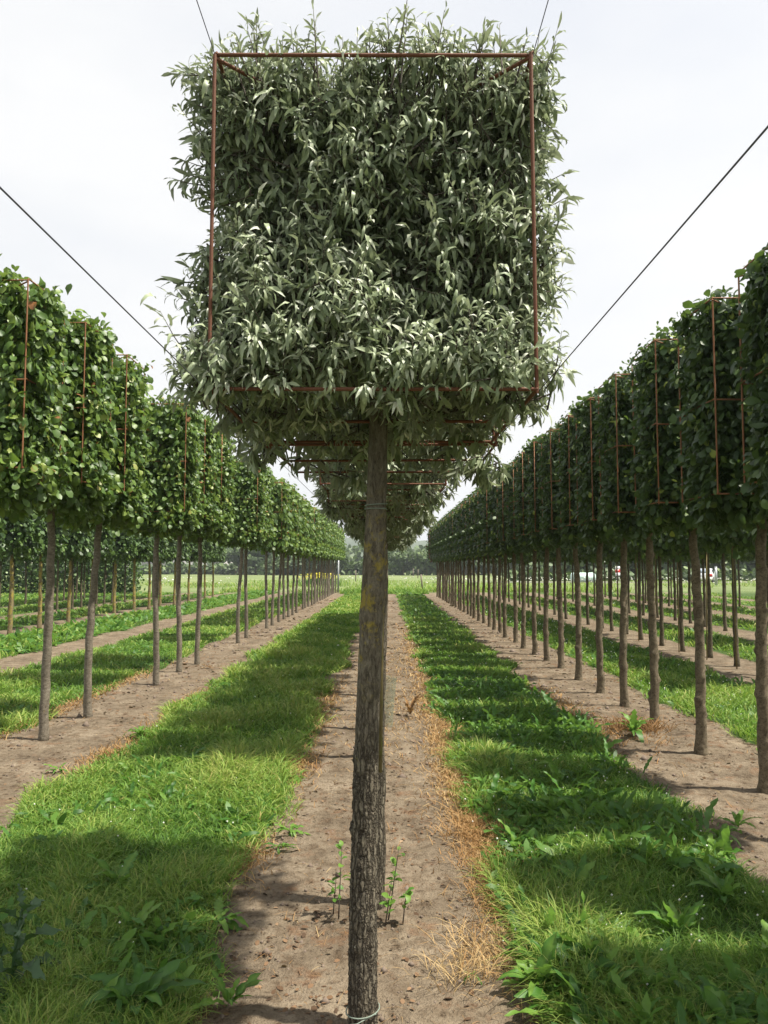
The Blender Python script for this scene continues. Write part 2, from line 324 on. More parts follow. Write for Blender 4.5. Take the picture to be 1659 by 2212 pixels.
def place(acc, protos, pos, ax, up, ln, wd, tint):
    """many leaves: base, axis, rough up vector, length, width factor (of proto width * length)"""
    ax = norm(ax); side = norm(np.cross(up, ax)); nr = np.cross(ax, side)
    pick = R.integers(0, len(protos), len(pos))
    for k, (pv, pt) in enumerate(protos):
        s = np.where(pick == k)[0]
        if not len(s): continue
        Vv = (pos[s][:, None, :]+ax[s][:, None, :]*(pv[None, :, 0]*ln[s][:, None])[..., None]
              + side[s][:, None, :]*(pv[None, :, 1]*(ln[s]*wd[s])[:, None])[..., None]+nr[s][:, None, :]*(pv[None, :, 2]*ln[s][:, None])[..., None])
        Tt = pt[None, :, :]+(np.arange(len(s))*len(pv))[:, None, None]
        acc.add(Vv.reshape(-1, 3), Tt.reshape(-1, 3), np.repeat(tint[s], len(pv)))
def rnd_unit(k): return norm(R.normal(size=(k, 3)))
UP = np.array([0, 0, 1.])
def surface_points(k, lo, hi, w):
    """points on the six faces of a box; w = weights -x +x -y +y -z +z times area; returns points and outward normals"""
    lo = np.array(lo, float); hi = np.array(hi, float); s = hi-lo
    A = np.array([s[1]*s[2]]*2+[s[0]*s[2]]*2+[s[0]*s[1]]*2)*np.array(w, float); f = R.choice(6, k, p=A/A.sum())
    P = lo+R.uniform(0, 1, (k, 3))*s; N = np.zeros((k, 3)); a = f//2; sg = (f % 2)*2-1
    P[np.arange(k), a] = np.where(sg > 0, hi[a], lo[a]); N[np.arange(k), a] = sg
    return P, N
def shoots(acc, twigs, P, D, Ln, per, leaf_len, protos, tipbright, droop=1., wf=1., stem=.0022):
    """leafy shoots: stems from P along D with 'per' leaves each, upper leaves erect and pale, lower ones hanging"""
    k = len(P); side = norm(np.cross(D, rnd_unit(k))); side2 = np.cross(D, side)
    bend = R.uniform(-.10, .25, k)
    pos = []; ax = []; ti = []; sv = []
    for j in range(per):
        s = (j+.6)/per; a = j*2.4+R.uniform(-.5, .5, k)
        stem_p = P+D*(Ln*s)[:, None]+UP*(bend*Ln*s*s)[:, None]
        rad = side*np.cos(a)[:, None]+side2*np.sin(a)[:, None]
        d = D*(.25+.8*s)+rad*(.85-.5*s)-UP*(droop*(1.15-1.1*s)*R.uniform(.3, 1.3, k))[:, None]
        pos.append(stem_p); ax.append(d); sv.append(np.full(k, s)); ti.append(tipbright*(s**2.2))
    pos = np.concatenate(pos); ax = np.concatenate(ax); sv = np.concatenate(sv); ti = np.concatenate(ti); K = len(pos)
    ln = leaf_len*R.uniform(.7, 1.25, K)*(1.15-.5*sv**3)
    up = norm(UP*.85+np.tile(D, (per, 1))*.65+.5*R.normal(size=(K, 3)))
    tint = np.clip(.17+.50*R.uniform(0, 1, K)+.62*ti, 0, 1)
    place(acc, protos, pos, ax, up, ln, np.full(K, wf)*R.uniform(.75, 1.2, K), tint)
    if twigs is not None:
        for i in range(k):
            s = np.array([-.6, 0, .5, 1.]); path = P[i]+D[i]*(Ln[i]*s)[:, None]+UP*(bend[i]*Ln[i]*np.maximum(s, 0)**2)[:, None]
            v, t = tube(path, [stem*1.6, stem*1.2, stem*.9, stem*.4], 4, False); twigs.add(v, t, np.repeat([.25, .35, .6, .95], 4))
    return pos, ax, ln, up, tint
def pear_crown(lo, hi, nsh, leaf, per, protos, w, stem=.0022, wf=1., fill=.25, shag=1.):
    acc = Acc(); tw = Acc()
    nb = max(30, nsh//13); B, NB = surface_points(nb, lo, hi, w); pro = R.uniform(-.10, .06, nb)
    low = (NB[:, 2] > -.5) & (B[:, 2] < lo[2]+.30) & (NB[:, 2] < .5); pro[low] = np.where(NB[low, 1] < -.5, R.uniform(.02, .10, low.sum()), R.uniform(-.03, .03, low.sum())); B = B+NB*pro[:, None]
    own = R.integers(0, nb, nsh); P = B[own]+R.normal(0, .055, (nsh, 3))*[1, 1, .8]; N = NB[own]; depth = -pro[own]
    deep = R.uniform(0, 1, nsh) < .36; k_ = int(deep.sum()); Pd, Nd = surface_points(k_, lo, hi, w); dd = R.uniform(.06, .24, k_); P[deep] = Pd-Nd*dd[:, None]; N[deep] = Nd; depth[deep] = dd
    P = np.clip(P, np.array(lo)-[.05, .11, .02], np.array(hi)+[.05, .04, .02])
    hi_z = P[:, 2] > lo[2]+.34; P[hi_z, 1] = np.maximum(P[hi_z, 1], lo[1]+.01); cn = (np.abs(P[:, 0]) > .43) & (P[:, 2] > lo[2]+.1); P[cn, 1] = np.maximum(P[cn, 1], lo[1]+.05)
    D = norm(N*R.uniform(.25, 1., nsh)[:, None]+rnd_unit(nsh)*.55+UP*R.uniform(-.15, .75, nsh)[:, None])
    Ln = R.uniform(.05, .16, nsh)*shag; sd0 = np.abs(N[:, 0]) > .5; Ln[sd0] *= .75; top = N[:, 2] > .5; D[top] = norm(D[top]+UP*.8); Ln[top] *= R.uniform(.7, 1.25, top.sum())
    bot = N[:, 2] < -.5; D[bot] = norm(D[bot]*[1, 1, .3]+[0, 0, -.2]); Ln[bot] *= .8
    bright = np.where(depth < .02, R.uniform(.5, 1.4, nsh), np.where(depth < .08, R.uniform(.2, .9, nsh), R.uniform(0, .35, nsh))); bright[top] = R.uniform(.9, 1.5, top.sum())  # crown shade put into the tint: recessed shoots darker, protruding ones paler
    info = shoots(acc, tw, P, D, Ln, per, leaf, protos, bright, 1., wf, stem)
    k = int(nsh*per*fill); lo = np.array(lo); hi = np.array(hi)                     # inner leaves, interior shade put into a darker tint
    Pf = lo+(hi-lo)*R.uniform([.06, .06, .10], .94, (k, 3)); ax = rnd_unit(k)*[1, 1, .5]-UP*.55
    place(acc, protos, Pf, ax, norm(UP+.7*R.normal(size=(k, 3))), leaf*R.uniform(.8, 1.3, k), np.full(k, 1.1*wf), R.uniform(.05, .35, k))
    return acc, tw, info
def block_crown(lo, hi, kleaf, leaf, protos, tint_fn, w, wf=1., clump=7, shell=.16):
    """close-clipped box of broad leaves in small overlapping sprays"""
    acc = Acc(); k = kleaf//clump
    P, N = surface_points(k, lo, hi, w)
    c0 = (np.array(lo)+hi)/2; hs = (np.array(hi)-lo)/2; q = (P-c0)/hs; edge = np.clip((np.abs(q[:, 0])-.62)/.38, 0, 1)*np.clip((np.abs(q[:, 1])-.55)/.45, 0, 1)
    etop = np.clip((q[:, 2]-.80)/.2, 0, 1)*np.maximum(np.clip((np.abs(q[:, 0])-.6)/.4, 0, 1), np.clip((np.abs(q[:, 1])-.6)/.4, 0, 1))
    P = c0+(P-c0)*(1-(.17*edge+.045*etop)[:, None]*[1, 1, .5])
    rph = R.uniform(0, TAU, 6); f1 = np.sin(P[:, 1]*11+P[:, 2]*6+rph[0])*np.sin(P[:, 2]*9-P[:, 0]*8+rph[1]); f2 = np.sin(P[:, 2]*21+P[:, 1]*15+rph[2])*np.sin(P[:, 0]*17+P[:, 2]*13+rph[3])
    bumpy = .055*f1+.035*f2-.02
    dep = R.exponential(.05, k)-.045; P = P-N*(dep-bumpy)[:, None]
    D = norm(N+rnd_unit(k)*.6+UP*R.uniform(-.3, .5, k)[:, None])
    pos = np.repeat(P, clump, 0)+R.normal(0, leaf*.55, (k*clump, 3)); NN = np.repeat(N, clump, 0); DD = np.repeat(D, clump, 0)
    K = len(pos); ax = norm(DD*.35+rnd_unit(K)*.75-UP*R.uniform(.25, 1.2, K)[:, None]+NN*.2)
    up = norm(NN*1.15+UP*.55+.6*R.normal(size=(K, 3)))
    tint = tint_fn(K)*np.repeat(R.uniform(.7, 1.1, k), clump)
    place(acc, protos, pos, ax, up, leaf*R.uniform(.45, 1.4, K), np.full(K, wf)*R.uniform(.8, 1.15, K), np.clip(tint, 0, 1))
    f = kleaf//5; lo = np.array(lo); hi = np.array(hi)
    Pf = lo+(hi-lo)*R.uniform(.1, .9, (f, 3)); place(acc, protos, Pf, rnd_unit(f)-UP*.4, rnd_unit(f), leaf*R.uniform(1., 1.5, f), np.full(f, wf*1.2), R.uniform(0, .3, f))  # inner leaves given a dark tint to stand for the shaded core
    # sparse escaping sprigs on top and sides
    q = 40; P, N = surface_points(q, lo, hi, [1, 1, 1, 1, .2, 2.5]); D = norm(N+UP*.7+rnd_unit(q)*.5)
    shoots(acc, None, P, D, R.uniform(.04, .11, q)*R.choice([1, 1, 1, 2.2], q), 6, leaf*.75, protos, R.uniform(.5, 1.3, q), .6, wf)
    return acc
def trunk_mesh(name, mat, H, r0, r1, lean=(0, 0), bow=.02, knobs=10, rough=.06, n=14, rings=46, limbs=True, flare=.25, crown=None, knobsize=.3):
    z = np.linspace(-.03, H, rings); t = np.clip(z/H, 0, 1); ph = R.uniform(0, TAU, 6)
    px = lean[0]*t+bow*np.sin(t*5+ph[0])*t*(1-t)*2.5; py = lean[1]*t+bow*np.sin(t*4.2+ph[1])*t*(1-t)*2.5
    px = px+.004*np.sin(z*17+ph[2]); py = py+.004*np.sin(z*14+ph[3])
    r = r0+(r1-r0)*t; r = r*(1+flare*np.exp(-np.maximum(z, 0)/.09))
    a = np.arange(n)*TAU/n; RR = r[:, None]*(1+rough*np.sin(3*a[None, :]+z[:, None]*4+ph[4])*.5+rough*R.normal(0, .5, (rings, n)))
    for _ in range(knobs):
        zk = R.uniform(.12, H*.8); ak = R.uniform(0, TAU); sk = R.uniform(.014, .03)
        da = np.angle(np.exp(1j*(a-ak))); RR += r[:, None]*knobsize*R.uniform(.5, 1.)*np.exp(-((z[:, None]-zk)/sk)**2-(da[None, :]/.5)**2)
    acc = Acc(); path = np.stack([px, py, z], 1); V, T = tube(path, RR, n); acc.add(V, T)
    if limbs and crown is not None:
        lo, hi = np.array(crown[0]), np.array(crown[1])
        for i in range(10):
            zz = H-R.uniform(.0, .8)*(H-lo[2]); j = int(np.argmin(abs(z-zz))); b = path[j]
            e = np.array([R.uniform(lo[0], hi[0]), R.uniform(lo[1], hi[1]), min(hi[2]-.05, zz+R.uniform(.05, .4))])
            mid = (b+e)/2+[0, 0, .06]; v, tt = tube(np.array([b, mid, e]), [r1*.5, r1*.32, .004], 5, False); acc.add(v, tt)
    return acc.mesh(name, mat)

# ------------------------------------------------------------------ rusty training frames
def rod_mesh(mat, nm):
    v, t = tube(np.array([[0, 0, z] for z in np.linspace(0, 1, 9)])+np.stack([.0012*np.sin(np.arange(9)*1.3), .0012*np.cos(np.arange(9)*.9), np.zeros(9)], 1)*0, 1., 8); return mesh(nm, v, t, mat, np.full(len(v), .5))
ROD = {'rust': rod_mesh(M['rust'], 'rod'), 'rust2': rod_mesh(M['rust2'], 'rod')}
def rods_of(lo, hi, mid, r):
    x0, y0, z0 = lo; x1, y1, z1 = hi; c = ((x0+x1)/2, (y0+y1)/2); o = []
    for x in (x0, x1):
        for y in (y0, y1): o.append(('upright', (x, y, z0-.01), (x, y, z1)))
    for nm, z in (('bottom_rail', z0), ('top_rail', z1))+((('middle_rail', mid),) if mid else ()):
        o += [(nm, (x0, y0, z), (x1, y0, z)), (nm, (x0, y1, z), (x1, y1, z)), (nm, (x0, y0, z+.004), (x0, y1, z+.004)), (nm, (x1, y0, z+.004), (x1, y1, z+.004))]
    for x in (x0, x1):
        for y in (y0, y1): o.append(('diagonal_bar', (x, y, z1-.012), (c[0], c[1], z1-.02)))
    o.append(('cross_bar', (x0, c[1]+.06, z0+.006), (x1, c[1]+.06, z0+.006)))
    return o
def frame(base, rz, lo, hi, mid, r, key, label, group, parts):
    rods = rods_of(lo, hi, mid, r)
    if not parts:
        acc = Acc()
        for _, a, b in rods:
            v, t = tube(np.array([a, b]), r, 5); acc.add(v, t)
        o = link('training_frame', acc.mesh('training_frame', M[key])); o.location = base; o.rotation_euler = (0, 0, rz)
        return tag(o, label, 'tree frame', group)
    e = empty('training_frame', base, rz); tag(e, label, 'tree frame', group)
    for nm, a, b in rods:
        a = Vector(a)+Vector(R.normal(0, .003, 3)); b = Vector(b)+Vector(R.normal(0, .003, 3)); d = b-a
        o = link(nm, ROD[key], e); o.matrix_local = Matrix.Translation(a) @ d.to_track_quat('Z', 'Y').to_matrix().to_4x4() @ Matrix.Diagonal((r, r, d.length, 1))
    return e

# ------------------------------------------------------------------ middle row: silver-leaved trees clipped to cubes
C_LO, C_HI = (-.525, -.50, 2.27), (.525, .50, 3.40)          # frame box about the trunk line
F_LO, F_HI = (-.555, -.46, 2.24), (.545, .44, 3.40)
GP_TREE = {'mid': 'silver-leaved cube trees in the middle row', 'left': 'bright green block-clipped trees in the row left of the middle',
           'right': 'dark green block-clipped trees in the row right of the middle'}
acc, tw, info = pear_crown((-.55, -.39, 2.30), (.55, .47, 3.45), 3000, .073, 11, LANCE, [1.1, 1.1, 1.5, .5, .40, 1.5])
# long escaping shoots
LS = np.array([[.50, -.30, 2.66], [.46, -.35, 3.42], [.50, -.4, 2.40], [-.5, -.42, 2.45], [-.40, -.4, 3.42], [-.5, -.35, 3.05], [.1, -.45, 3.42], [.52, -.3, 3.1], [-.1, -.5, 2.5], [.25, -.5, 2.36]])
LD = norm(np.array([[1, .05, .06], [.8, 0, .55], [1, -.1, .25], [-1, -.1, .4], [-.25, 0, 1], [-.8, -.1, -.1], [.1, 0, 1], [.8, 0, .3], [.35, -.6, .6], [.4, -.7, .4]], float))
shoots(acc, tw, LS, LD, np.array([.2, .17, .12, .09, .16, .08, .15, .1, .22, .2]), 12, .055, LANCE, np.full(10, 1.3), .4)
k = 95; P = np.stack([R.uniform(-.52, .52, k), R.uniform(-.47, .1, k), R.uniform(3.35, 3.43, k)], 1)
shoots(acc, tw, P, norm(np.stack([R.normal(0, .35, k), R.normal(0, .3, k), np.ones(k)], 1)), R.uniform(.08, .20, k), 10, .055, LANCE, R.uniform(1., 1.5, k), .3)
k = 46; P = np.stack([R.uniform(-.5, .5, k), R.uniform(-.52, -.44, k), R.uniform(2.27, 2.42, k)], 1)      # sprays hanging over the lower front rail
shoots(acc, tw, P, norm(np.stack([R.normal(0, .5, k), -R.uniform(.4, 1.1, k), R.uniform(-.2, .9, k)], 1)), R.uniform(.05, .12, k), 10, .075, LANCE, R.uniform(.5, 1.4, k), 1.1)
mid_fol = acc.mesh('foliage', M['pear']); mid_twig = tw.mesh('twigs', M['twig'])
far_fol = []
for i in range(3):
    a2, t2, _ = pear_crown(F_LO, F_HI, 820, .088, 9, LANCE_S, [1.15, 1.15, 1.3, 1, .85, 1.], .003, 1.2, .35)
    far_fol.append((a2.mesh('foliage', M['pear']), t2.mesh('twigs', M['twig'])))
def first_trunk():
    H = 3.1; n = 60; rings = 420; z = np.linspace(-.04, H, rings); a = np.arange(n)*TAU/n
    zz, aa = np.meshgrid(z, a, indexing='ij')
    px = -.0+.045*np.clip(z/2.2, 0, 1.2)-.010*np.sin(z*2.1); py = .012*np.sin(z*2.6)
    r = np.interp(z, [-.1, .1, .7, 1.2, 1.6, 1.9, 2.3, 3.1], [.0545, .0515, .044, .042, .042, .037, .034, .018])
    RR = np.repeat(r[:, None], n, 1)
    RR += r[:, None]*.05*np.sin(2*aa+zz*1.3)
    low = np.clip((1.12-zz)/.25, .12, 1); HS = lambda a, b: np.modf(np.abs(np.sin(a*12.9898+b*78.233)*43758.5453))[0]
    u = aa/TAU*22+.55*np.sin(zz*23+aa*2)+.35*np.sin(zz*61); cu = np.floor(u) % 22; vv = zz/.042+7*HS(cu, 3.1)+.3*np.sin(aa*19+zz*9); cv = np.floor(vv); fu, fv = u-np.floor(u), vv-cv
    pl = HS(cu, cv)*np.clip(np.minimum(np.minimum(fu, 1-fu)/.16, np.minimum(fv, 1-fv)/.10), 0, 1)
    RR += low*.0052*pl+low*.0008*R.normal(0, 1, RR.shape)+.0004*R.normal(0, 1, RR.shape)
    for zk, ak, s, h in [(1.62, 4.6, .03, .006), (1.52, 3.3, .03, .007), (1.48, 4.9, .025, .006), (1.40, 4.3, .03, .006), (1.33, 5.0, .02, .006), (1.24, 4.7, .04, .010), (1.10, 4.65, .045, .010), (1.02, 4.4, .03, .007), (.98, 3.1, .02, .010),
                         (.72, 3.1, .02, .012), (.58, 4.9, .03, .006), (1.86, 4.9, .02, .004), (.42, 4.2, .03, .006), (.3, 5.2, .03, .006)]:
        da = np.angle(np.exp(1j*(aa-ak))); q = np.sqrt(((zz-zk)/s)**2+(da*.045/s)**2)
        RR += h*np.exp(-q**2*1.2)-h*.9*np.exp(-(q/.35)**2)
    acc = Acc(); path = np.stack([px, py, z], 1); V, T = tube(path, RR, n); acc.add(V, T)
    for i in range(16):
        zq = R.uniform(2.25, 3.05); b = np.array([np.interp(zq, z, px), np.interp(zq, z, py), zq]); an = R.uniform(0, TAU)
        e = np.array([.5*math.cos(an), .5*math.sin(an), min(3.4, zq+R.uniform(0, .3))]); v, tt = tube(np.array([b, (b+e)/2+[0, 0, .07], e]), [.011, .007, .003], 5, False); acc.add(v, tt)
    return acc.mesh('trunk', M['bark_mid']), path
tm, tpath = first_trunk()
def gz(x, y): return float(hgt(np.array(x, float), np.array(y, float)))
MID_D = [2.95, 4.0, 6.9, 8.05, 9.2, 10.3, 11.4, 12.6, 13.7, 14.8, 16.0, 17.1, 18.2, 19.4, 20.5, 21.6, 22.8, 23.9, 25.0, 26.2]
LEAVES = [mesh('leaf', np.array(pv), pt, M['pear'], np.full(len(pv), tt)) for pv, pt in LANCE for tt in (.3, .5, .7)]
mid_trunks = [trunk_mesh('trunk', M['bark_mid'], 3.1, .050, .02, (.05, 0), .03, 16, .05, 16, 60, True, .15, (F_LO, F_HI)) for _ in range(2)]
for i, d in enumerate(MID_D):
    xx = -.09 if i == 0 else -.062 if i == 1 else -.085+R.normal(0, .012)
    dz = 0 if i < 2 else .10 if i == 2 else .07
    e = empty('clipped_tree', (xx, d, gz(xx, d)), 0 if i < 2 else R.uniform(-.05, .05)+(math.pi if i % 2 else 0))
    lab = 'silver-leaved cube tree in the foreground with a lichen-spotted trunk' if i == 0 else f'silver-leaved cube tree, {nth(i+1)} in the middle row counted from the foreground'
    tag(e, lab, 'tree', GP_TREE['mid'])
    if i == 0:
        link('trunk', tm, e); tag(link('foliage', mid_fol, e), kind='stuff').location = (.045, -.03, 0); tag(link('twigs', mid_twig, e), kind='stuff').location = (.045, -.03, 0)
    else:
        link('trunk', mid_trunks[i % 2], e); f, t = far_fol[i % 3]
        o = tag(link('foliage', f, e), kind='stuff'); o.location = (.04*(-1 if i % 2 and i > 1 else 1), 0, dz); q = tag(link('twigs', t, e), kind='stuff'); q.location = o.location
    frame((xx+.045, d-.03, gz(xx, d)+dz), 0 if i == 0 else R.uniform(-.03, .03), C_LO, C_HI, None, .0064, 'rust',
          'rusty box frame around the big silver-leaved crown in the foreground' if i == 0 else f'rusty box frame around the {nth(i+1)} silver crown of the middle row',
          'rusty frames of the middle row', i < 3)
    if i == 0: first = e
# the 300 leaves of the first tree that show largest: each an object
pos, ax, ln, up, tint = info
front = np.where((pos[:, 1] < -.44) & (pos[:, 2] > 2.15))[0]; front = R.choice(front, 300, replace=False)
for s in front:
    p0 = pos[s]+np.array([.045+R.normal(0, .02), -.03-R.uniform(.015, .07), R.normal(0, .02)]); a = ax[s]+np.array([R.normal(0, .3), -.35, R.normal(0, .25)]); a /= np.linalg.norm(a)
    sd_ = np.cross(up[s], a); sd_ /= np.linalg.norm(sd_); nn = np.cross(a, sd_)
    q = min(2, int(np.clip(tint[s], 0, .99)*3)); o = link('leaf', LEAVES[R.integers(0, len(LANCE))*3+q], first)
    Lx = .074*R.uniform(.75, 1.25); Mx = Matrix(((a[0]*Lx, sd_[0]*Lx, nn[0]*Lx, p0[0]), (a[1]*Lx, sd_[1]*Lx, nn[1]*Lx, p0[1]), (a[2]*Lx, sd_[2]*Lx, nn[2]*Lx, p0[2]), (0, 0, 0, 1)))
    o.matrix_local = Mx
# twine round the first trunk, bamboo cane tied behind it
def ring_on(z, rr, tilt, rad=.0022, tail=None):
    c = np.array([np.interp(z, tpath[:, 2], tpath[:, 0]), np.interp(z, tpath[:, 2], tpath[:, 1]), z]); a = np.linspace(0, TAU, 25)
    v, t = tube(np.stack([c[0]+rr*np.cos(a), c[1]+rr*np.sin(a), c[2]+tilt*np.cos(a)], 1), rad, 5, False); acc = Acc(); acc.add(v, t)
    if tail is not None:
        v, t = tube(np.array([c+q for q in tail]), [rad, rad*.8, rad*.5], 5); acc.add(v, t)
    return acc
for z, rr, tl, tail in [(1.925, .0415, .0, None), (1.941, .0415, .003, None), (.07, .062, .008, [np.array([.05, -.04, .005]), np.array([-.02, -.075, -.012]), np.array([-.085, -.07, -.02])])]:
    o = link('twine', ring_on(z, rr, tl, .0026, tail).mesh('twine', M['twine']), first)
v, t = tube(np.array([[-.026, 3.045, .9], [-.020, 3.04, 1.5], [-.012, 3.03, 2.0], [.0, 3.0, 2.35]]), [.007, .0075, .007, .006], 8); a = Acc(); a.add(v, t)
tag(link('bamboo_cane', a.mesh('bamboo_cane', M['cane'])), 'thin yellow-green cane tied upright along the right side of the foreground trunk', 'cane')
# root suckers of the second tree
def sprig(h, nl, leaf, mat):
    acc = Acc(); tw = Acc(); ph = R.uniform(-.15, .15, 2)
    path = np.array([[ph[0]*s*h, ph[1]*s*h, s*h] for s in np.linspace(0, 1, 5)]); v, t = tube(path, np.linspace(.004, .0015, 5), 5); tw.add(v, t, .4)
    s = R.uniform(.25, 1, nl); P = path[0]+(path[-1]-path[0])*s[:, None]; a = R.uniform(0, TAU, nl)
    place(acc, OVATE, P, np.stack([np.cos(a), np.sin(a), R.uniform(-.1, .9, nl)], 1), norm(UP+.3*R.normal(size=(nl, 3))), leaf*R.uniform(.6, 1.2, nl), np.full(nl, 1.), R.uniform(.6, 1, nl))
    return acc, tw
second = [o for o in COL.objects if o.name.startswith('clipped_tree')][1]
for dx, dy, h, nl in [(-.15, -.1, .34, 12), (-.09, -.12, .24, 9), (.09, -.1, .36, 14), (.075, -.16, .22, 12), (.16, -.12, .16, 10), (-.18, -.05, .18, 8)]:
    a, tw = sprig(h, nl, .045, None); x, y = -.085+dx, 3.92+dy
    w = link('sucker', tw.mesh('sucker', M['twig']), second); w.matrix_local = second.matrix_basis.inverted() @ Matrix.Translation((x, y, gz(x, y)))
    f = link('sucker_leaves', a.mesh('sucker_leaves', M['weed']), w)

# wires stretched along the middle row through the frame corners
for lab, x, z in (('dark cable from the lower left corner of the foreground frame', -.575, 2.262), ('dark cable from the lower right corner of the foreground frame', .488, 2.262),
                  ('dark cable from the upper left corner of the foreground frame', -.575, 3.408), ('dark cable from the upper right corner of the foreground frame', .488, 3.408)):
    ys = np.linspace(-4, 7.4, 24); sag = -.006*np.sin((ys+4)/11.4*math.pi)
    v, t = tube(np.stack([np.full(24, x), ys, z+sag*0+0], 1), .0016, 6); a = Acc(); a.add(v, t)
    tag(link('cable', a.mesh('cable', M['wire'])), lab+' running along the row', 'cable', 'cables along the middle row')

# ------------------------------------------------------------------ left and right rows
LF_LO, LF_HI, LMID = (-.45, -.33, 2.50), (.45, .33, 4.05), 3.22
RF_LO, RF_HI, RMID = (-.44, -.33, 2.26), (.44, .33, 3.74), 2.97
def lt(k):
    t = R.uniform(.1, .85, k); t[R.uniform(0, 1, k) < .05] = R.uniform(.86, .94); q = R.uniform(0, 1, k) < .007; t[q] = 1.25; return t
def rt(k):
    t = R.uniform(.05, .75, k); t[R.uniform(0, 1, k) < .06] = R.uniform(.9, 1.1); return t
def grow(b, s): return tuple(b[i]+s[i] for i in range(3))
llo, lhi = grow(LF_LO, (.02, .02, -.15)), grow(LF_HI, (-.01, -.02, .03))
rlo, rhi = grow(RF_LO, (.04, .02, -.11)), grow(RF_HI, (-.05, -.02, .05))
L_near = [block_crown(llo, lhi, 8600, .094, OVATE, lt, [.6, 1.3, 1.2, .7, .9, .9], 1.0).mesh('foliage', M['left']) for _ in range(3)]
L_far = [block_crown(llo, lhi, 2600, .125, OVATE_S, lt, [.5, 1.4, 1, .5, 1., .8], 1.05).mesh('foliage', M['left']) for _ in range(2)]
R_near = [block_crown(rlo, rhi, 8000, .078, OVATE, rt, [1.4, .6, 1.2, .7, .9, .9], 1.05).mesh('foliage', M['right']) for _ in range(3)]
R_far = [block_crown(rlo, rhi, 2800, .11, OVATE_S, rt, [1.5, .5, 1, .5, 1., .8], 1.1).mesh('foliage', M['right']) for _ in range(2)]
L_tr = [trunk_mesh('trunk', M['bark_left'], 3.6, .045, .028, (R.normal(.03, .05), R.normal(0, .04)), .05, 14, .05, 14, 60, True, .15, (llo, lhi), .30) for _ in range(4)]
R_tr = [trunk_mesh('trunk', M['bark_right'], 3.3, .047, .029, (R.normal(0, .02), R.normal(0, .02)), .04, 34, .06, 16, 110, True, .35, (rlo, rhi), .55) for _ in range(4)]
R_red = block_crown(rlo, rhi, 2800, .11, OVATE_S, rt, [1.5, .5, 1, .5, 1., .8], 1.1).mesh('foliage', M['redleaf'])
L_leaf = [mesh('leaf', np.array(pv), pt, M['left'], np.full(len(pv), tt)) for pv, pt in OVATE for tt in (.4, .6, .8)]
R_leaf = [mesh('leaf', np.array(pv), pt, M['right'], np.full(len(pv), tt)) for pv, pt in OVATE for tt in (.3, .6, .95)]
def near_leaves(e, lo, hi, sg, protos, L_):
    """the leaves that show largest on the side facing the lane: each an object of its own"""
    for _ in range(90):
        p0 = Vector((hi[0]+R.uniform(-.02, .035) if sg > 0 else lo[0]-R.uniform(-.02, .035), R.uniform(lo[1]+.04, hi[1]-.04), R.uniform(lo[2]+.02, hi[2]-.05)))
        a = Vector((sg*R.uniform(.1, .6), R.normal(0, .6), -R.uniform(.2, 1.2))).normalized(); u = Vector((sg*1.1, R.normal(0, .4)-.2, R.uniform(.2, 1.)))
        sd_ = u.cross(a).normalized(); nn = a.cross(sd_); Lx = L_*R.uniform(.7, 1.4); o = link('leaf', protos[R.integers(0, len(protos))], e)
        w_ = Lx*R.uniform(.7, 1.); o.matrix_local = Matrix(((a[0]*Lx, sd_[0]*w_, nn[0]*Lx, p0[0]), (a[1]*Lx, sd_[1]*w_, nn[1]*Lx, p0[1]), (a[2]*Lx, sd_[2]*w_, nn[2]*Lx, p0[2]), (0, 0, 0, 1)))
LD_ = [6.45, 7.6, 8.72, 11.2, 12.5, 13.5, 17.3, 18.35, 21.4, 22.5, 23.7, 24.8, 26.0, 27.1, 28.3]+[30.6+1.13*i for i in range(18)]
for i, d in enumerate(LD_):
    xx = -3.35+R.normal(0, .02); rz = R.uniform(-.04, .04)
    e = empty('clipped_tree', (xx, d, gz(xx, d)), rz)
    pl = 'left edge, nearest of the left row' if i == 0 else f'{nth(i+1)} away from the camera in the row left of the middle'
    e.scale = (1, 1, R.uniform(.97, 1.015)); tag(e, 'bright green block-clipped tree '+('at the ' if i == 0 else '')+pl, 'tree', GP_TREE['left'])
    if i < 4: near_leaves(e, llo, lhi, 1, L_leaf, .098)
    link('trunk', L_tr[i % 4], e); o = tag(link('foliage', (L_near[i % 3] if d < 19 else L_far[i % 2]), e), kind='stuff')
    frame((xx, d, gz(xx, d)), rz, LF_LO, LF_HI, LMID, .0065, 'rust2', f'rusty two-tier frame around the {nth(i+1)} crown of the row left of the middle', 'rusty frames of the left row', d < 13)
RD_ = [1.5, 2.62, 3.75]+[4.87+1.12*i for i in range(3)]+[8.4, 9.5, 10.5, 11.65, 12.85, 13.95]+[15.1+1.135*i for i in range(26)]
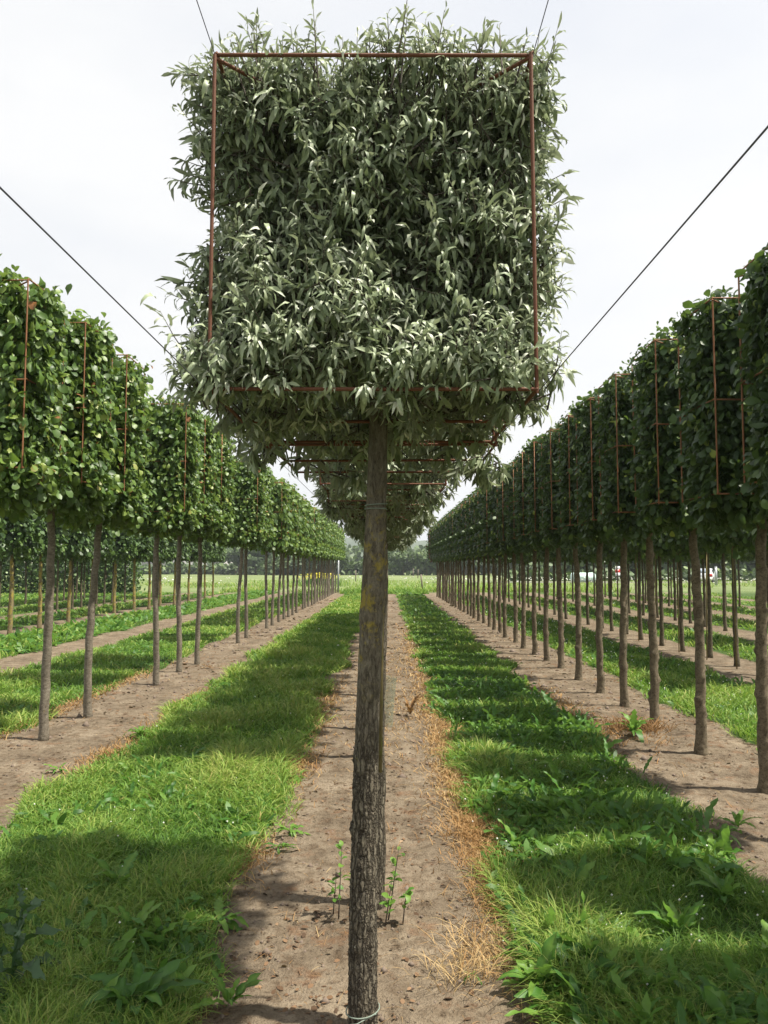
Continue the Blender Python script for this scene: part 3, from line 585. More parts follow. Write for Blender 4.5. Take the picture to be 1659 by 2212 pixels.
for i, d in enumerate(RD_):
    xx = 2.88+R.normal(0, .02); rz = R.uniform(-.04, .04)
    e = empty('clipped_tree', (xx, d, gz(xx, d)), rz); k = i-2
    if k < 1: lab = f'dark green block-clipped tree beside the camera, {nth(i+1)} from the near end of its row'
    elif k == 1: lab = 'dark green block-clipped tree cut by the right edge, nearest crown of the right row'
    else: lab = f'dark green block-clipped tree, {nth(k)} away from the camera in the row right of the middle'
    tag(e, lab, 'tree', GP_TREE['right'] if k > 0 else 'trees beside the camera')
    red = i == len(RD_)-2
    if red: e['label'] = 'dark red-leaved block-clipped tree near the far end of the right row'
    link('trunk', R_tr[i % 4], e); tag(link('foliage', (R_red if red else R_near[i % 3] if d < 17 else R_far[i % 2]), e), kind='stuff')
    if 1 <= k <= 4: near_leaves(e, rlo, rhi, -1, R_leaf, .078)
    frame((xx, d, gz(xx, d)), rz, RF_LO, RF_HI, RMID, .0062, 'rust2', f'rusty two-tier frame around the {nth(max(k,1))} crown of the row right of the middle' if k > 0 else f'rusty two-tier frame beside the camera, {nth(i+1)} from the near end of its row',
          'rusty frames of the right row' if k > 0 else 'frames beside the camera', 4 < d < 12.7)

# ------------------------------------------------------------------ rows further out
BX_LO, BX_HI = (-.5, -.45, 2.15), (.5, .45, 3.5)
def bt(k): return R.uniform(0, 1, k)
B_fol = [block_crown(BX_LO, BX_HI, 2200, .125, OVATE_S, bt, [1, 1, 1, 1, 1.2, .8], 1.05).mesh('foliage', M['rear']) for _ in range(3)]
B_tr = {'y': [trunk_mesh('trunk', M['bark_yellow'], 3.0, .058, .034, (R.normal(0, .03), R.normal(0, .03)), .03, 6, .06, 9, 34, False) for _ in range(3)],
        'r': [trunk_mesh('trunk', M['bark_rear'], 3.0, .045, .028, (R.normal(0, .03), R.normal(0, .03)), .03, 8, .06, 9, 34, False) for _ in range(3)]}
def outer_row(X, D0, D1, step, key, name, skip=.0, zsc=1.):
    d = D0; i = 0
    while d < D1:
        if R.uniform() >= skip:
            i += 1; xx = X+R.normal(0, .06); s = R.uniform(.92, 1.06)
            e = empty('clipped_tree', (xx, d, gz(xx, d)), R.uniform(-.1, .1)+(math.pi if i % 2 else 0)); e.scale = (1, 1, zsc*R.uniform(.98, 1.03))
            tag(e, f'block-clipped tree, {nth(i)} from the near end of the {name}', 'tree', f'trees of the {name}')
            link('trunk', B_tr[key][i % 3], e); tag(link('foliage', B_fol[(i*2+int(d)) % 3], e), kind='stuff')
        d += step*R.uniform(.92, 1.08)
outer_row(5.93, 10.9, 45, 1.2, 'r', 'second row to the right'); outer_row(9.0, 16.5, 45, 1.3, 'r', 'third row to the right', .08)
outer_row(12.05, 22, 45, 1.4, 'r', 'fourth row to the right', .1); outer_row(15.1, 28, 45, 1.6, 'r', 'fifth row to the right', .1)
outer_row(-9.45, 17.4, 42, 1.9, 'y', 'yellow-trunked row at left', .0); outer_row(-12.5, 21.5, 42, 1.25, 'r', 'third row to the left', .1)
outer_row(-15.6, 27, 44, 1.3, 'r', 'fourth row to the left', .1)
# canes beside the trees of the second right row
for i, d in enumerate([11.7, 12.9, 14.1, 15.3, 16.6, 17.8, 19.0]):
    x = 5.80+R.normal(0, .03); v, t = tube(np.array([[x, d-.05, 0], [x+R.normal(0, .03), d-.04, 2.2]]), .011, 6); a = Acc(); a.add(v, t)
    tag(link('cane', a.mesh('cane', M['cane'])), f'slim support cane, {nth(i+1)} along the second row to the right', 'cane', 'canes of the second right row')
# leafy hedge at far left behind the rows
k = 22000; P = np.stack([R.uniform(-36, -15.8, k), 48+R.uniform(0, 1.2, k)+R.exponential(.3, k), R.uniform(.05, 3.9, k)], 1)
acc = Acc(); place(acc, OVATE_S, P, rnd_unit(k)-UP*.5, norm(np.array([.4, -1, .5])+.5*R.normal(size=(k, 3))), R.uniform(.13, .24, k), np.full(k, 1.1), R.uniform(0, .9, k))
e = empty('hedge', (0, 0, 0)); tag(e, 'tall dark green clipped hedge behind the tree rows at the far left', 'hedge')
tag(link('foliage', acc.mesh('foliage', M['rear']), e), kind='stuff')
acc = Acc()
for x in np.arange(-35.8, -15.9, 1.2):
    v, t = tube(np.array([[x, 48.6, -.02], [x+R.normal(0, .05), 48.6, 3.0]]), [.05, .02], 6); acc.add(v, t)
link('stem', acc.mesh('stem', M['bark_rear']), e)['kind'] = 'stuff'

# ------------------------------------------------------------------ grass and ground cover
def blades(x, y, h, w, tint, lean=.5, flop=.4, z=None):
    k = len(x); a = R.uniform(0, TAU, k); ln = R.uniform(0, lean, k)*h; fl = R.uniform(0, flop, k)*h; d = np.stack([np.cos(a), np.sin(a)], 1)
    b = R.uniform(0, TAU, k); s = np.stack([np.cos(b), np.sin(b)], 1)*w[:, None]/2
    z0 = (hgt(x, y)-.006) if z is None else z; V = np.zeros((k, 7, 3)); P = np.stack([x, y], 1)
    for j, (t, ww) in enumerate([(0, .8), (.4, 1.), (.75, .7)]):
        c = P+d*(ln*t+fl*t*t)[:, None]; zz = z0+h*(t-.25*t*t*np.minimum((ln+fl)/h, 1.2))
        V[:, 2*j, :2] = c-s*ww; V[:, 2*j+1, :2] = c+s*ww; V[:, 2*j, 2] = zz; V[:, 2*j+1, 2] = zz
    V[:, 6, :2] = P+d*(ln+fl*1.25)[:, None]; V[:, 6, 2] = z0+h*(1-.42*np.minimum((ln+fl)/h, 1.2))
    T = np.array([(0, 1, 3), (0, 3, 2), (2, 3, 5), (2, 5, 4), (4, 5, 6)])
    T = (T[None]+(np.arange(k)*7)[:, None, None]).reshape(-1, 3)
    return V.reshape(-1, 3), T, np.repeat(tint, 7)
def scatter(n, x0, x1, y0, y1, power=1.6):
    """points with density falling with distance"""
    u = R.uniform(0, 1, n); q = power-1; y = (y0**-q-u*(y0**-q-y1**-q))**(-1/q); return R.uniform(x0, x1, n), y
def grass_zone(acc, n, x0, x1, y0, y1, tall=1., power=1.6, wk=.0014, bias=0.):
    x, y = scatter(n, x0, x1, y0, y1, power); g = grass_amount(x, y); pat = wob(x, y, 1.3, 6); pat2 = wob(x, y, 3.7, 8)
    keep = (R.uniform(0, 1, n) < g*np.clip(.85+.5*pat2, .25, 1)) & (y < ROW_END-3+9*R.uniform(0, 1, n)**2); x, y, g, pat, pat2 = x[keep], y[keep], g[keep], pat[keep], pat2[keep]; k = len(x)
    h = (.085+.085*np.clip(pat+.3, 0, 1)+.06*np.clip(pat2, 0, 1))*R.uniform(.5, 1.35, k)*tall*(.45+.55*g); w = np.maximum(.0040, wk*y)*R.uniform(.7, 1.3, k)
    t = np.clip(.47+.24*pat+.20*pat2+bias+R.normal(0, .2, k), 0, .9); dry = R.uniform(0, 1, k) < .02+.25*(1-g)**1.5; t[dry] = R.uniform(.85, 1., dry.sum())
    acc.add(*blades(x, y, h, w, t, .8, .9))
acc = Acc()
grass_zone(acc, 150000, -2.75, -.55, 2.3, 52, 1.0, 1.75, bias=.12)
grass_zone(acc, 130000, .4, 2.4, 2.3, 52, .95, 1.75, bias=-.02)
grass_zone(acc, 55000, -6.3, -3.7, 5.5, 52, 1., 1.5, bias=.06); grass_zone(acc, 42000, 3.3, 5.4, 5.5, 48, 1., 1.5)
grass_zone(acc, 45000, 6.4, 20, 11, 48, 1., 1.4, .0017); grass_zone(acc, 45000, -24, -7.0, 14, 50, 1., 1.4, .0017)
tag(link('grass', acc.mesh('grass', M['grass'])), 'green grass lanes between the rows of trees', kind='stuff')
# broad-leaved low weeds and clover in the lanes
def cover(acc, n, x0, x1, y0, y1, L_, power=1.6, wf=1., patch=0., tmin=.1, seed=5, rough=False):
    x, y = scatter(n, x0, x1, y0, y1, power); g = grass_amount(x, y); pt = wob(x, y, 1.1, seed)+.6*wob(x, y, 3., seed+2)
    keep = (R.uniform(0, 1, n) < g) & (pt > patch); x, y = x[keep], y[keep]; k = len(x); a = R.uniform(0, TAU, k)
    P = np.stack([x, y, hgt(x, y)+R.uniform(0, .05, k)], 1); el = R.uniform(.1, 1.5, k)+(.5 if rough else 0)
    ax = np.stack([np.cos(a), np.sin(a), el], 1); ln = np.maximum(L_, .006*y)*R.uniform(.5, 1.3, k)
    place(acc, LANCE_S if not rough else DOCK, P, ax, norm(UP+.4*R.normal(size=(k, 3))), ln, np.full(k, wf)*R.uniform(.7, 1.3, k), np.clip(R.uniform(tmin, .95, k), 0, 1))
acc = Acc()
cover(acc, 26000, .4, 2.3, 2.4, 50, .10, 1.6, 1.7, .05); cover(acc, 9000, -2.7, -.6, 2.4, 50, .09, 1.6, 1.6, .45, seed=12)
cover(acc, 4600, .62, 2.35, 2.4, 12, .19, 1.5, .8, -.05, seed=3, rough=True); cover(acc, 1500, -2.4, -.9, 2.6, 10, .15, 1.5, .9, .45, seed=15, rough=True)
cover(acc, 9000, 3.3, 5.3, 6, 48, .12, 1.4, 1.6, .2); cover(acc, 9000, 6.5, 18, 11, 48, .16, 1.3, 1.5, .2)
cover(acc, 8000, -9.1, -7.0, 14, 50, .2, 1.3, 1.9, -.6, .3); cover(acc, 6000, -6, -3.8, 6, 50, .12, 1.4, 1.5, .35); cover(acc, 6000, -20, -10.2, 18, 48, .2, 1.3, 1.6, 0)
tag(link('ground_cover', acc.mesh('ground_cover', M['weed'])), 'broad-leaved low weeds and clover growing in the grass lanes', kind='stuff')
# white clover heads
x, y = scatter(260, .5, 2.2, 3, 25, 1.5); x2, y2 = scatter(60, -2.4, -.9, 3, 25, 1.5); x3, y3 = scatter(260, 3.5, 5.2, 7, 30, 1.3); x = np.r_[x, x2, x3]; y = np.r_[y, y2, y3]
k = len(x); r = np.maximum(.006, .0008*y)*R.uniform(.6, 1.2, k); oc = np.array([[1, 0, 0], [-1, 0, 0], [0, 1, 0], [0, -1, 0], [0, 0, 1], [0, 0, -1.]]); ot = np.array([(0, 2, 4), (2, 1, 4), (1, 3, 4), (3, 0, 4), (2, 0, 5), (1, 2, 5), (3, 1, 5), (0, 3, 5)])
P = np.stack([x, y, hgt(x, y)+R.uniform(.06, .12, k)], 1); a = Acc(); a.add((P[:, None]+oc[None]*r[:, None, None]).reshape(-1, 3), (ot[None]+(np.arange(k)*6)[:, None, None]).reshape(-1, 3), R.uniform(0, 1, k*6))
tag(link('clover_flowers', a.mesh('clover_flowers', M['flower'])), 'small white clover heads dotted through the grass', kind='stuff')
# dried grass along the edges of the bare strips
acc = Acc()
def dry_patch(cx, cy, rx, ry, n, h, tlo, thi):
    x = cx+R.normal(0, rx, n); y = cy+R.normal(0, ry, n)
    acc.add(*blades(x, y, h*R.uniform(.4, 1.2, n), np.maximum(.0028, .0011*y)*R.uniform(.7, 1.2, n), R.uniform(tlo, thi, n), 1.2, .9))
for c_ in [(.56, 5.6, .13, 1.2, 1500, .07, .35, .95), (.58, 9.0, .13, 2.2, 1600, .07, .35, .95), (.55, 14, .14, 4, 1200, .08, .35, .95), (-.72, 8, .08, 2, 800, .06, .35, .95), (.62, 5.0, .10, .33, 2600, .09, .25, .75), (.60, 6.2, .10, .35, 1500, .08, .4, .95), (.66, 4.15, .11, .22, 1900, .10, .2, .65), (.52, 3.45, .14, .18, 700, .10, .5, 1.), (.58, 7.6, .1, .4, 900, .08, .4, .9),
           (.33, 3.3, .09, .07, 90, .16, .75, 1.), (.6, 9.5, .1, .6, 700, .08, .4, .9), (-.82, 6.6, .1, .3, 700, .08, .3, .8), (-.80, 4.6, .07, .2, 350, .07, .3, .8), (-2.5, 6.9, .1, .5, 700, .08, .3, .8), (-2.45, 9.5, .1, .8, 600, .08, .3, .8),
           (-3.9, 8.5, .1, 1., 700, .08, .3, .8), (-3.9, 11, .1, 1.2, 600, .08, .4, .9), (-.82, 9.5, .1, .8, 500, .08, .4, .9), (2.1, 9.5, .12, 1., 700, .08, .4, .8), (2.2, 7.8, .3, .3, 500, .08, .2, .6), (2.6, 8.1, .15, .12, 420, .16, .0, .3), (.0, 8.6, .3, 1.6, 900, .05, .5, 1.), (.0, 13, .35, 3., 900, .05, .5, 1.)]:
    dry_patch(*c_)
x, y = scatter(9000, -4.1, 3.7, 2.4, 45, 1.5); kp = (grass_amount(x, y) < .45) & (R.uniform(0, 1, 9000) < np.clip(.35+.8*wob(x, y, 2.1, 14), .04, 1)); x, y = x[kp], y[kp]; k = len(x)
acc.add(*blades(x, y, R.uniform(.015, .05, k), np.maximum(.002, .0008*y), R.uniform(.2, 1, k), 2.5, 1.5))
tag(link('dry_grass', acc.mesh('dry_grass', M['straw'])), 'dried straw-coloured grass along the edges of the bare soil', kind='stuff')
# litter on the bare soil
acc = Acc(); x, y = scatter(42000, -4.1, 3.8, 2.3, 40, 1.55); kp = (grass_amount(x, y) < .4) & (R.uniform(0, 1, 42000) < np.clip(.55+.9*wob(x, y, 1.7, 10), .12, 1)); x, y = x[kp], y[kp]; k = len(x)
a = R.uniform(0, TAU, k); P = np.stack([x, y, hgt(x, y)+.004], 1); thin = R.uniform(0, 1, k) < .55
place(acc, OVATE_S, P, np.stack([np.cos(a), np.sin(a), R.uniform(-.05, .35, k)], 1), norm(UP+.35*R.normal(size=(k, 3))), np.maximum(.028, .0045*y)*R.uniform(.35, 1.5, k), np.where(thin, .22, .8), np.clip(R.beta(1.6, 2.6, k), 0, 1))
tag(link('leaf_litter', acc.mesh('leaf_litter', M['debris'])), 'dry leaf scraps and straw lying on the bare soil', kind='stuff')
acc = Acc(); x, y = scatter(30000, -4.1, 3.8, 2.3, 22, 1.7); kp = (grass_amount(x, y) < .35) & (R.uniform(0, 1, 30000) < np.clip(.3+.9*wob(x, y, 1.9, 13), .05, 1)); x, y = x[kp], y[kp]; k = len(x)
P = np.stack([x, y, hgt(x, y)+.001], 1); V = P[:, None]+oc[None]*(np.maximum(.008, .0018*y)*R.exponential(.55, k))[:, None, None]*R.uniform(.5, 1.2, (k, 6, 1))
acc.add(V.reshape(-1, 3), (ot[None]+(np.arange(k)*6)[:, None, None]).reshape(-1, 3), .5); m, n, p = newmat('soil_crumb'); t = noise(n, 12); n.links.new(mix(n, t.outputs[0], (.09, .065, .048), (.20, .155, .12)), p.inputs['Base Color']); p.inputs['Roughness'].default_value = .95
tag(link('soil_crumbs', acc.mesh('soil_crumbs', m, False)), 'small clods of soil on the bare strips', kind='stuff')

# ------------------------------------------------------------------ single weeds one can point to: each leaf a part
DOCKM = [mesh('leaf', np.array(pv), pt, M['weed'], np.clip(tt+.35*(np.abs(np.array(pv)[:, 1]) < .004)+R.normal(0, .06, len(pv)), 0, 1)) for pv, pt in DOCK for tt in (.25, .55, .85)]
STRAWM = [mesh('leaf', np.array(pv), pt, M['straw'], np.full(len(pv), tt)) for pv, pt in DOCK[:2] for tt in (.05, .3)]
def weed(x, y, n_, L_, el, tone, label, name='dock_plant', cat='weed', wid=1., dead=False):
    e = empty(name, (x, y, gz(x, y)-.004)); tag(e, label, cat)
    n = int(n_*1.35)
    for i in range(n):
        a = i*2.4+R.uniform(-1.2, 1.2); q = R.uniform(el[0]-.15, el[1]+.1); ax_ = Vector((math.cos(a)*math.cos(q), math.sin(a)*math.cos(q), math.sin(q)))
        s = ax_.cross(Vector((0, 0, 1))).normalized()*-1; nn = ax_.cross(s); Ls = L_*R.uniform(.32, 1.1)*.95; w_ = Ls*wid*R.uniform(.75, 1.3)
        me = random.choice(STRAWM) if dead else DOCKM[R.integers(0, len(DOCK))*3+int(np.clip(tone+R.integers(-1, 2), 0, 2))]
        o = link('leaf', me, e); b = ax_*.012+Vector((0, 0, .03))
        o.matrix_local = Matrix(((ax_[0]*Ls, s[0]*w_, nn[0]*Ls, b[0]), (ax_[1]*Ls, s[1]*w_, nn[1]*Ls, b[1]), (ax_[2]*Ls, s[2]*w_, nn[2]*Ls, b[2]), (0, 0, 0, 1)))
    return e
UPR, MIDL, FLAT = (.8, 1.35), (.4, 1.1), (.1, .55)
for w_ in [(.60, 3.12, 13, .25, UPR, 2, 'upright bright green dock in the sun at the edge of the bare strip, bottom right'), (.80, 3.02, 9, .24, UPR, 1, 'darker upright dock just right of the bright dock at the bottom'),
           (-.93, 2.98, 15, .27, MIDL, 0, 'large shaded dock with broad leaves at the bottom left of the bare strip', 'dock_plant', 'weed', 1.15), (-1.62, 2.75, 8, .3, MIDL, 1, 'broad-leaved weed cut by the bottom left corner'),
           (-1.42, 4.15, 10, .24, MIDL, 1, 'broad-leaved dock in the shade in the middle of the left grass lane', 'dock_plant', 'weed', 1.2), (-1.75, 4.85, 12, .2, MIDL, 2, 'bright toothed weed at the sunny edge left of the shaded dock'),
           (-1.72, 6.6, 16, .27, MIDL, 1, 'wide clump of dark weed in the second shaded band of the left lane'), (-2.72, 6.45, 11, .15, FLAT, 2, 'flat rosette alone on the left bare strip'), (-2.45, 7.7, 14, .22, MIDL, 2, 'leafy clump at the left edge of the left grass lane near the first visible trunk'),
           (-.80, 3.75, 13, .17, FLAT, 2, 'low bright rosette where the left lane meets the middle strip'), (-.60, 3.03, 9, .16, UPR, 2, 'small dandelion tuft on bare soil at the bottom, left of the trunk'), (-.62, 5.0, 12, .14, FLAT, 2, 'sprawling little weed on the middle strip, left of the trunk'),
           (-.70, 6.25, 11, .15, FLAT, 1, 'low weed on the middle strip beside the second shaded band'), (-.66, 4.72, 9, .11, FLAT, 1, 'tiny dark rosette on the middle strip'),
           (2.45, 7.75, 14, .30, UPR, 1, 'tall dock standing alone on the right bare strip'), (2.05, 4.85, 12, .22, MIDL, 1, 'dock on the bare soil beside the rightmost trunk'), (2.25, 5.05, 8, .17, UPR, 2, 'small bright weed behind the dock beside the rightmost trunk'),
           (1.15, 5.4, 15, .24, UPR, 2, 'pale leafy clump in the middle of the right lane'), (1.45, 4.5, 14, .24, UPR, 1, 'dense dock clump in the shaded part of the right lane'), (1.68, 3.95, 13, .25, UPR, 1, 'broad dock near the right edge in the foreground lane'), (1.30, 3.55, 12, .24, UPR, 2, 'sunlit dock clump low in the right lane'),
           (1.62, 3.35, 10, .21, UPR, 2, 'big pale weed leaf group at the right edge of the picture'), (1.0, 4.1, 11, .22, UPR, 1, 'weed clump in the shade beside the brown dry grass'), (1.05, 6.9, 12, .25, MIDL, 1, 'large-leaved weed in the right lane level with the third trunk'), (1.75, 7.3, 12, .2, FLAT, 2, 'flat pale weed at the shaded edge of the right lane'),
           (1.6, 9.8, 12, .22, MIDL, 2, 'bright weed in the right lane farther back'), (.78, 4.75, 10, .2, UPR, 1, 'weed rising right behind the brown dry grass'), (-1.15, 3.6, 10, .2, MIDL, 1, 'shaded weed in the left lane beside the middle strip'),
           (1.2, 2.85, 12, .26, UPR, 0, 'dark shaded dock at the bottom edge of the right lane'), (.35, 3.25, 7, .05, FLAT, 1, 'tiny seedling on the middle strip right of the trunk')]:
    weed(*w_)
weed(.26, 8.75, 10, .26, UPR, 0, 'withered brown weed standing on the middle strip', 'dead_weed', 'weed', .6, True); weed(2.62, 8.45, 9, .22, MIDL, 0, 'withered brown weed on the right bare strip', 'dead_weed', 'weed', .6, True)
weed(-3.0, 12.9, 9, .13, FLAT, 0, 'brown dry weed at the foot of the left row', 'dead_weed', 'weed', .6, True)
# thistle in the bottom left corner
e = empty('thistle', (-1.47, 3.1, gz(-1.47, 3.1))); tag(e, 'dark spiny thistle in the shade at the bottom left corner', 'thistle')
v, t = tube(np.array([[0, 0, 0], [.01, 0, .17], [.03, .01, .34]]), [.007, .006, .004], 6); a = Acc(); a.add(v, t); link('stem', a.mesh('stem', M['thistle']), e)
th = Acc(); v, t = leaf_proto([0, .12, .2, .32, .4, .52, .6, .72, .8, .9, 1], [.02, .16, .05, .20, .06, .19, .06, .14, .05, .07, 0], .9, .5, .4, 2.5); th.add(v, t, .5); thm = th.mesh('leaf', M['thistle'])
for i in range(15):
    s = i/14; aa = i*2.4; q = .15+.9*s; ax_ = Vector((math.cos(aa)*math.cos(q), math.sin(aa)*math.cos(q), math.sin(q))); sd2 = ax_.cross(Vector((0, 0, 1))).normalized()*-1; nn = ax_.cross(sd2); Ls = (.26-.14*s)
    o = link('leaf', thm, e); b = (.03*s, .01*s, .34*s); o.matrix_local = Matrix(((ax_[0]*Ls, sd2[0]*Ls*.75, nn[0]*Ls, b[0]), (ax_[1]*Ls, sd2[1]*Ls*.75, nn[1]*Ls, b[1]), (ax_[2]*Ls, sd2[2]*Ls*.75, nn[2]*Ls, b[2]), (0, 0, 0, 1)))
# plastic sleeve standing behind the trunk
a = Acc(); v, t = tube(np.array([[0, 0, 0], [.01, 0, .25], [.03, 0, .52]]), [.062, .066, .075], 14, False); a.add(v, t)
o = link('plastic_sleeve', a.mesh('plastic_sleeve', M['film'])); o.location = (.0, 8.25, gz(0, 8.2)); tag(o, 'translucent green plastic sleeve standing on the middle strip just right of the foreground trunk', 'sleeve')
# white pipe and zinc posts
v, t = tube(np.array([[6.0, 13.2, 2.27], [6.95, 13.2, 2.25]]), .022, 8); a = Acc(); a.add(v, t); tag(link('white_pipe', a.mesh('white_pipe', M['whitepipe'])), 'white pipe lying level under the crowns of the second right row at the right edge', 'pipe')
for x, y, h, lab in [(5.9, 26.3, 2.25, 'grey zinc post in the second right row, seen beside a trunk'), (-3.2, 50.3, 2.3, 'grey zinc end post of the left row'), (16.5, 48, 2.2, 'thin grey post far back between the right-hand trunks'), (30, 70, 1.7, 'short grey roadside post left of the parked car')]:
    v, t = box((0, 0, h/2), (.11 if y < 60 else .2, .09, h)); a = Acc(); a.add(v, t); v, t = box((0, 0, h+.02), (.14, .12, .04)); a.add(v, t); o = link('zinc_post', a.mesh('zinc_post', M['zinc'], False)); o.location = (x, y, 0); tag(o, lab, 'post')
for i, (x, y, h, tl, lab) in enumerate([(2.55, 55, 1.15, -.12, 'leaning wooden fence post in the meadow just left of the right row end'), (-5.5, 74, 1.1, 0, 'thin meadow post behind the yellow flowers'), (-3.6, 88, 1.3, 0, 'far meadow post right of the yellow flowers'), (4.1, 120, 1.4, 0, 'small far post in the middle of the meadow'), (4.5, 112, 1.3, .05, 'nearer of the two far posts right of the trunk')]):
    v, t = tube(np.array([[0, 0, -.05], [tl*.5, 0, h*.5], [tl, 0, h]]), .06, 7); a = Acc(); a.add(v, t); o = link('fence_post', a.mesh('fence_post', M['post'])); o.location = (x, y, 0); tag(o, lab, 'post')

# ------------------------------------------------------------------ meadow growth
acc = Acc(); k = 26000; y = R.uniform(0, 1, k)**1.7*42+ROW_END; x = R.uniform(-.62, .62, k)*y; g = (wob(x*.4, y*.25, .5, 4) > -.3) & ((np.abs(x) < 19) | (R.uniform(0, 1, k) < .6)); x, y = x[g], y[g]; k = len(x)
q_ = 2600; xx_ = R.uniform(-2.9, 2.6, q_); yy_ = 47.5+R.exponential(2.4, q_); acc.add(*blades(xx_, yy_, R.uniform(.12, .42, q_)*R.uniform(.5, 1.2, q_), np.full(q_, .05), np.clip(R.normal(.5, .15, q_), .1, .85), .6, .6, np.full(q_, -.01)))
acc.add(*blades(x, y, R.uniform(.12, .38, k)*(1+.6*np.clip(1-(y-ROW_END)/3, 0, 1)), np.full(k, .05)*R.uniform(.6, 1.6, k), np.clip(R.normal(.72, .13, k), .3, 1.), .6, .6, np.full(k, -.01)))
tag(link('meadow_grass', acc.mesh('meadow_grass', M['grass'])), 'taller pale grass of the meadow beyond the rows', kind='stuff')
def heads(name, mat, x, y, z, r, label):
    k = len(x); P = np.stack([x, y, z], 1); a = Acc(); a.add((P[:, None]+oc[None]*r[:, None, None]*[1, 1, .45]).reshape(-1, 3), (ot[None]+(np.arange(k)*6)[:, None, None]).reshape(-1, 3), R.uniform(0, 1, k*6)); tag(link(name, a.mesh(name, mat)), label, kind='stuff')
k = 900; y = R.normal(78, 7, k); x = R.uniform(-.4, .5, k)*y; g = wob(x, y, .12, 3)+.5*wob(x, y, .5, 8) > .1; heads('meadow_flowers', M['flower'], x[g], y[g], R.uniform(.35, .6, g.sum()), R.uniform(.05, .14, g.sum()), 'drifts of white umbel flowers in the meadow')
k = 320; x = -6.05+R.normal(0, .8, k); y = 68+R.normal(0, .7, k); heads('yellow_flowers', M['yflower'], x, y, R.uniform(.7, 1.2, k)-.12*np.abs(x+6.05), R.uniform(.05, .1, k), 'clump of yellow ragwort flowers in the meadow')
acc = Acc(); x = -6.05+R.normal(0, .8, 500); y = 68+R.normal(0, .7, 500); acc.add(*blades(x, y, R.uniform(.5, .95, 500), np.full(500, .06), R.uniform(.3, .7, 500), .4, .3, np.zeros(500))); tag(link('ragwort_stems', acc.mesh('ragwort_stems', M['weed'])), 'green stems under the yellow flowers', kind='stuff')

# ------------------------------------------------------------------ far trees, wood, hills
def crown_blob(lobes, n, s, mat, name='crown', protos=OVATE_S):
    acc = Acc(); lob = np.array(lobes); w = (lob[:, 3]*lob[:, 5]); q = R.choice(len(lob), n, p=w/w.sum()); d = rnd_unit(n); P = lob[q, :3]+d*lob[q, 3:6]*(R.uniform(.35, 1.08, n)**.5)[:, None]
    ax = norm(rnd_unit(n)-UP*.3); place(acc, protos, P, ax, norm(d+.6*R.normal(size=(n, 3))), s*R.uniform(.6, 1.4, n), np.full(n, 1.4), np.clip(R.uniform(0, .8, n)+.25*d[:, 2], 0, 1)); return acc.mesh(name, mat)
def lobes(h, w, k): return [(R.normal(0, w*.25), R.normal(0, w*.25), h*R.uniform(.42, .82), w*R.uniform(.25, .42), w*R.uniform(.25, .42), h*R.uniform(.14, .24)) for _ in range(k)]
FT = [crown_blob(lobes(6, 5.0, 9), 1500, .62, M['wood']) for _ in range(4)]; FTR = trunk_mesh('trunk', M['bark_rear'], 3.6, .16, .07, (.1, 0), .05, 0, .05, 8, 12, False)
def far_tree(x, y, s, lab, group='young trees along the far side of the meadow', name='far_tree', sz=1.):
    e = empty(name, (x, y, -.05), R.uniform(0, TAU)); e.scale = (s, s, s*sz); tag(e, lab, 'tree', group); link('trunk', FTR, e); tag(link('crown', FT[R.integers(0, 4)], e), kind='stuff')
i = 0
for x in [-18.5, -14.6, -11.2, 3.2, 7.6, 11.8, 15.6, 19.3, 24]:
    i += 1; far_tree(x, 150+R.normal(0, 2), R.uniform(.78, 1.0), f'round-crowned young tree at the far edge of the meadow, {nth(i)} from the left')
for j, (x, y, s) in enumerate([(-27, 158, 1.5), (-31, 160, 1.35), (-24.5, 165, 1.2)]): far_tree(x, y, s, f'dark bushy tree between the two farm buildings, {nth(j+1)} of the clump', 'dark trees by the farm', sz=.8)
def wood_mass(name, label, x0, x1, y0, dy, h, n, s, sink=0, parts=1):
    x = R.uniform(x0, x1, n); y = y0+R.uniform(0, dy, n); hh = h*(.72+.28*wob(x, y*0, 9./abs(x1-x0)*2, 5)+.12*wob(x, y*0, 60./abs(x1-x0), 2)); z = hh*R.uniform(0, 1, n)**.8
    acc = Acc(); place(acc, OVATE_S, np.stack([x, y, z], 1), rnd_unit(n)-UP*.3, norm(np.array([.2, -.8, .7])+.7*R.normal(size=(n, 3))), s*R.uniform(.6, 1.5, n), np.full(n, 1.6), np.clip(R.uniform(0, .9, n), 0, 1))
    tag(link(name, acc.mesh(name, M['wood'])), label, kind='stuff')
wood_mass('far_undergrowth', 'low bushes under the young trees beyond the meadow', -26, 60, 153, 4, 4.4, 5200, .75)
wood_mass('far_hedge', 'hedge line along the left end of the meadow', -120, -26, 166, 4, 3.0, 3600, .8)
wood_mass('far_wood', 'taller wood behind the young trees', -60, 130, 225, 25, 11.5, 7000, 1.5)
wood_mass('road_wood', 'dark belt of trees behind the road at the right', 22, 110, 96, 6, 9.0, 14000, .8)
wood_mass('bank_bushes', 'rough bushes on the verge at the right', 14, 75, 90, 2.5, 1.6, 2500, .5)
hx = np.linspace(-900, 900, 150); hy = np.linspace(430, 1500, 40); X, Y = np.meshgrid(hx, hy)
Zh = -3+30*np.clip((Y-430)/420, 0, 1)**1.0*(1+.22*wob(X*.004, Y*.002, 1., 5))+R.uniform(0, 3.2, X.shape); V = np.stack([X, Y, Zh], -1).reshape(-1, 3); I = (np.arange(39)[:, None]*150+np.arange(149)[None]).ravel()
m, n, p = newmat('wooded_hill'); t = noise(n, .02, 8, .7); f = noise(n, .0045, 2); r = ramp(n, [(.3, (.03, .05, .024)), (.6, (.055, .08, .035))]); n.links.new(t.outputs[0], r.inputs[0])
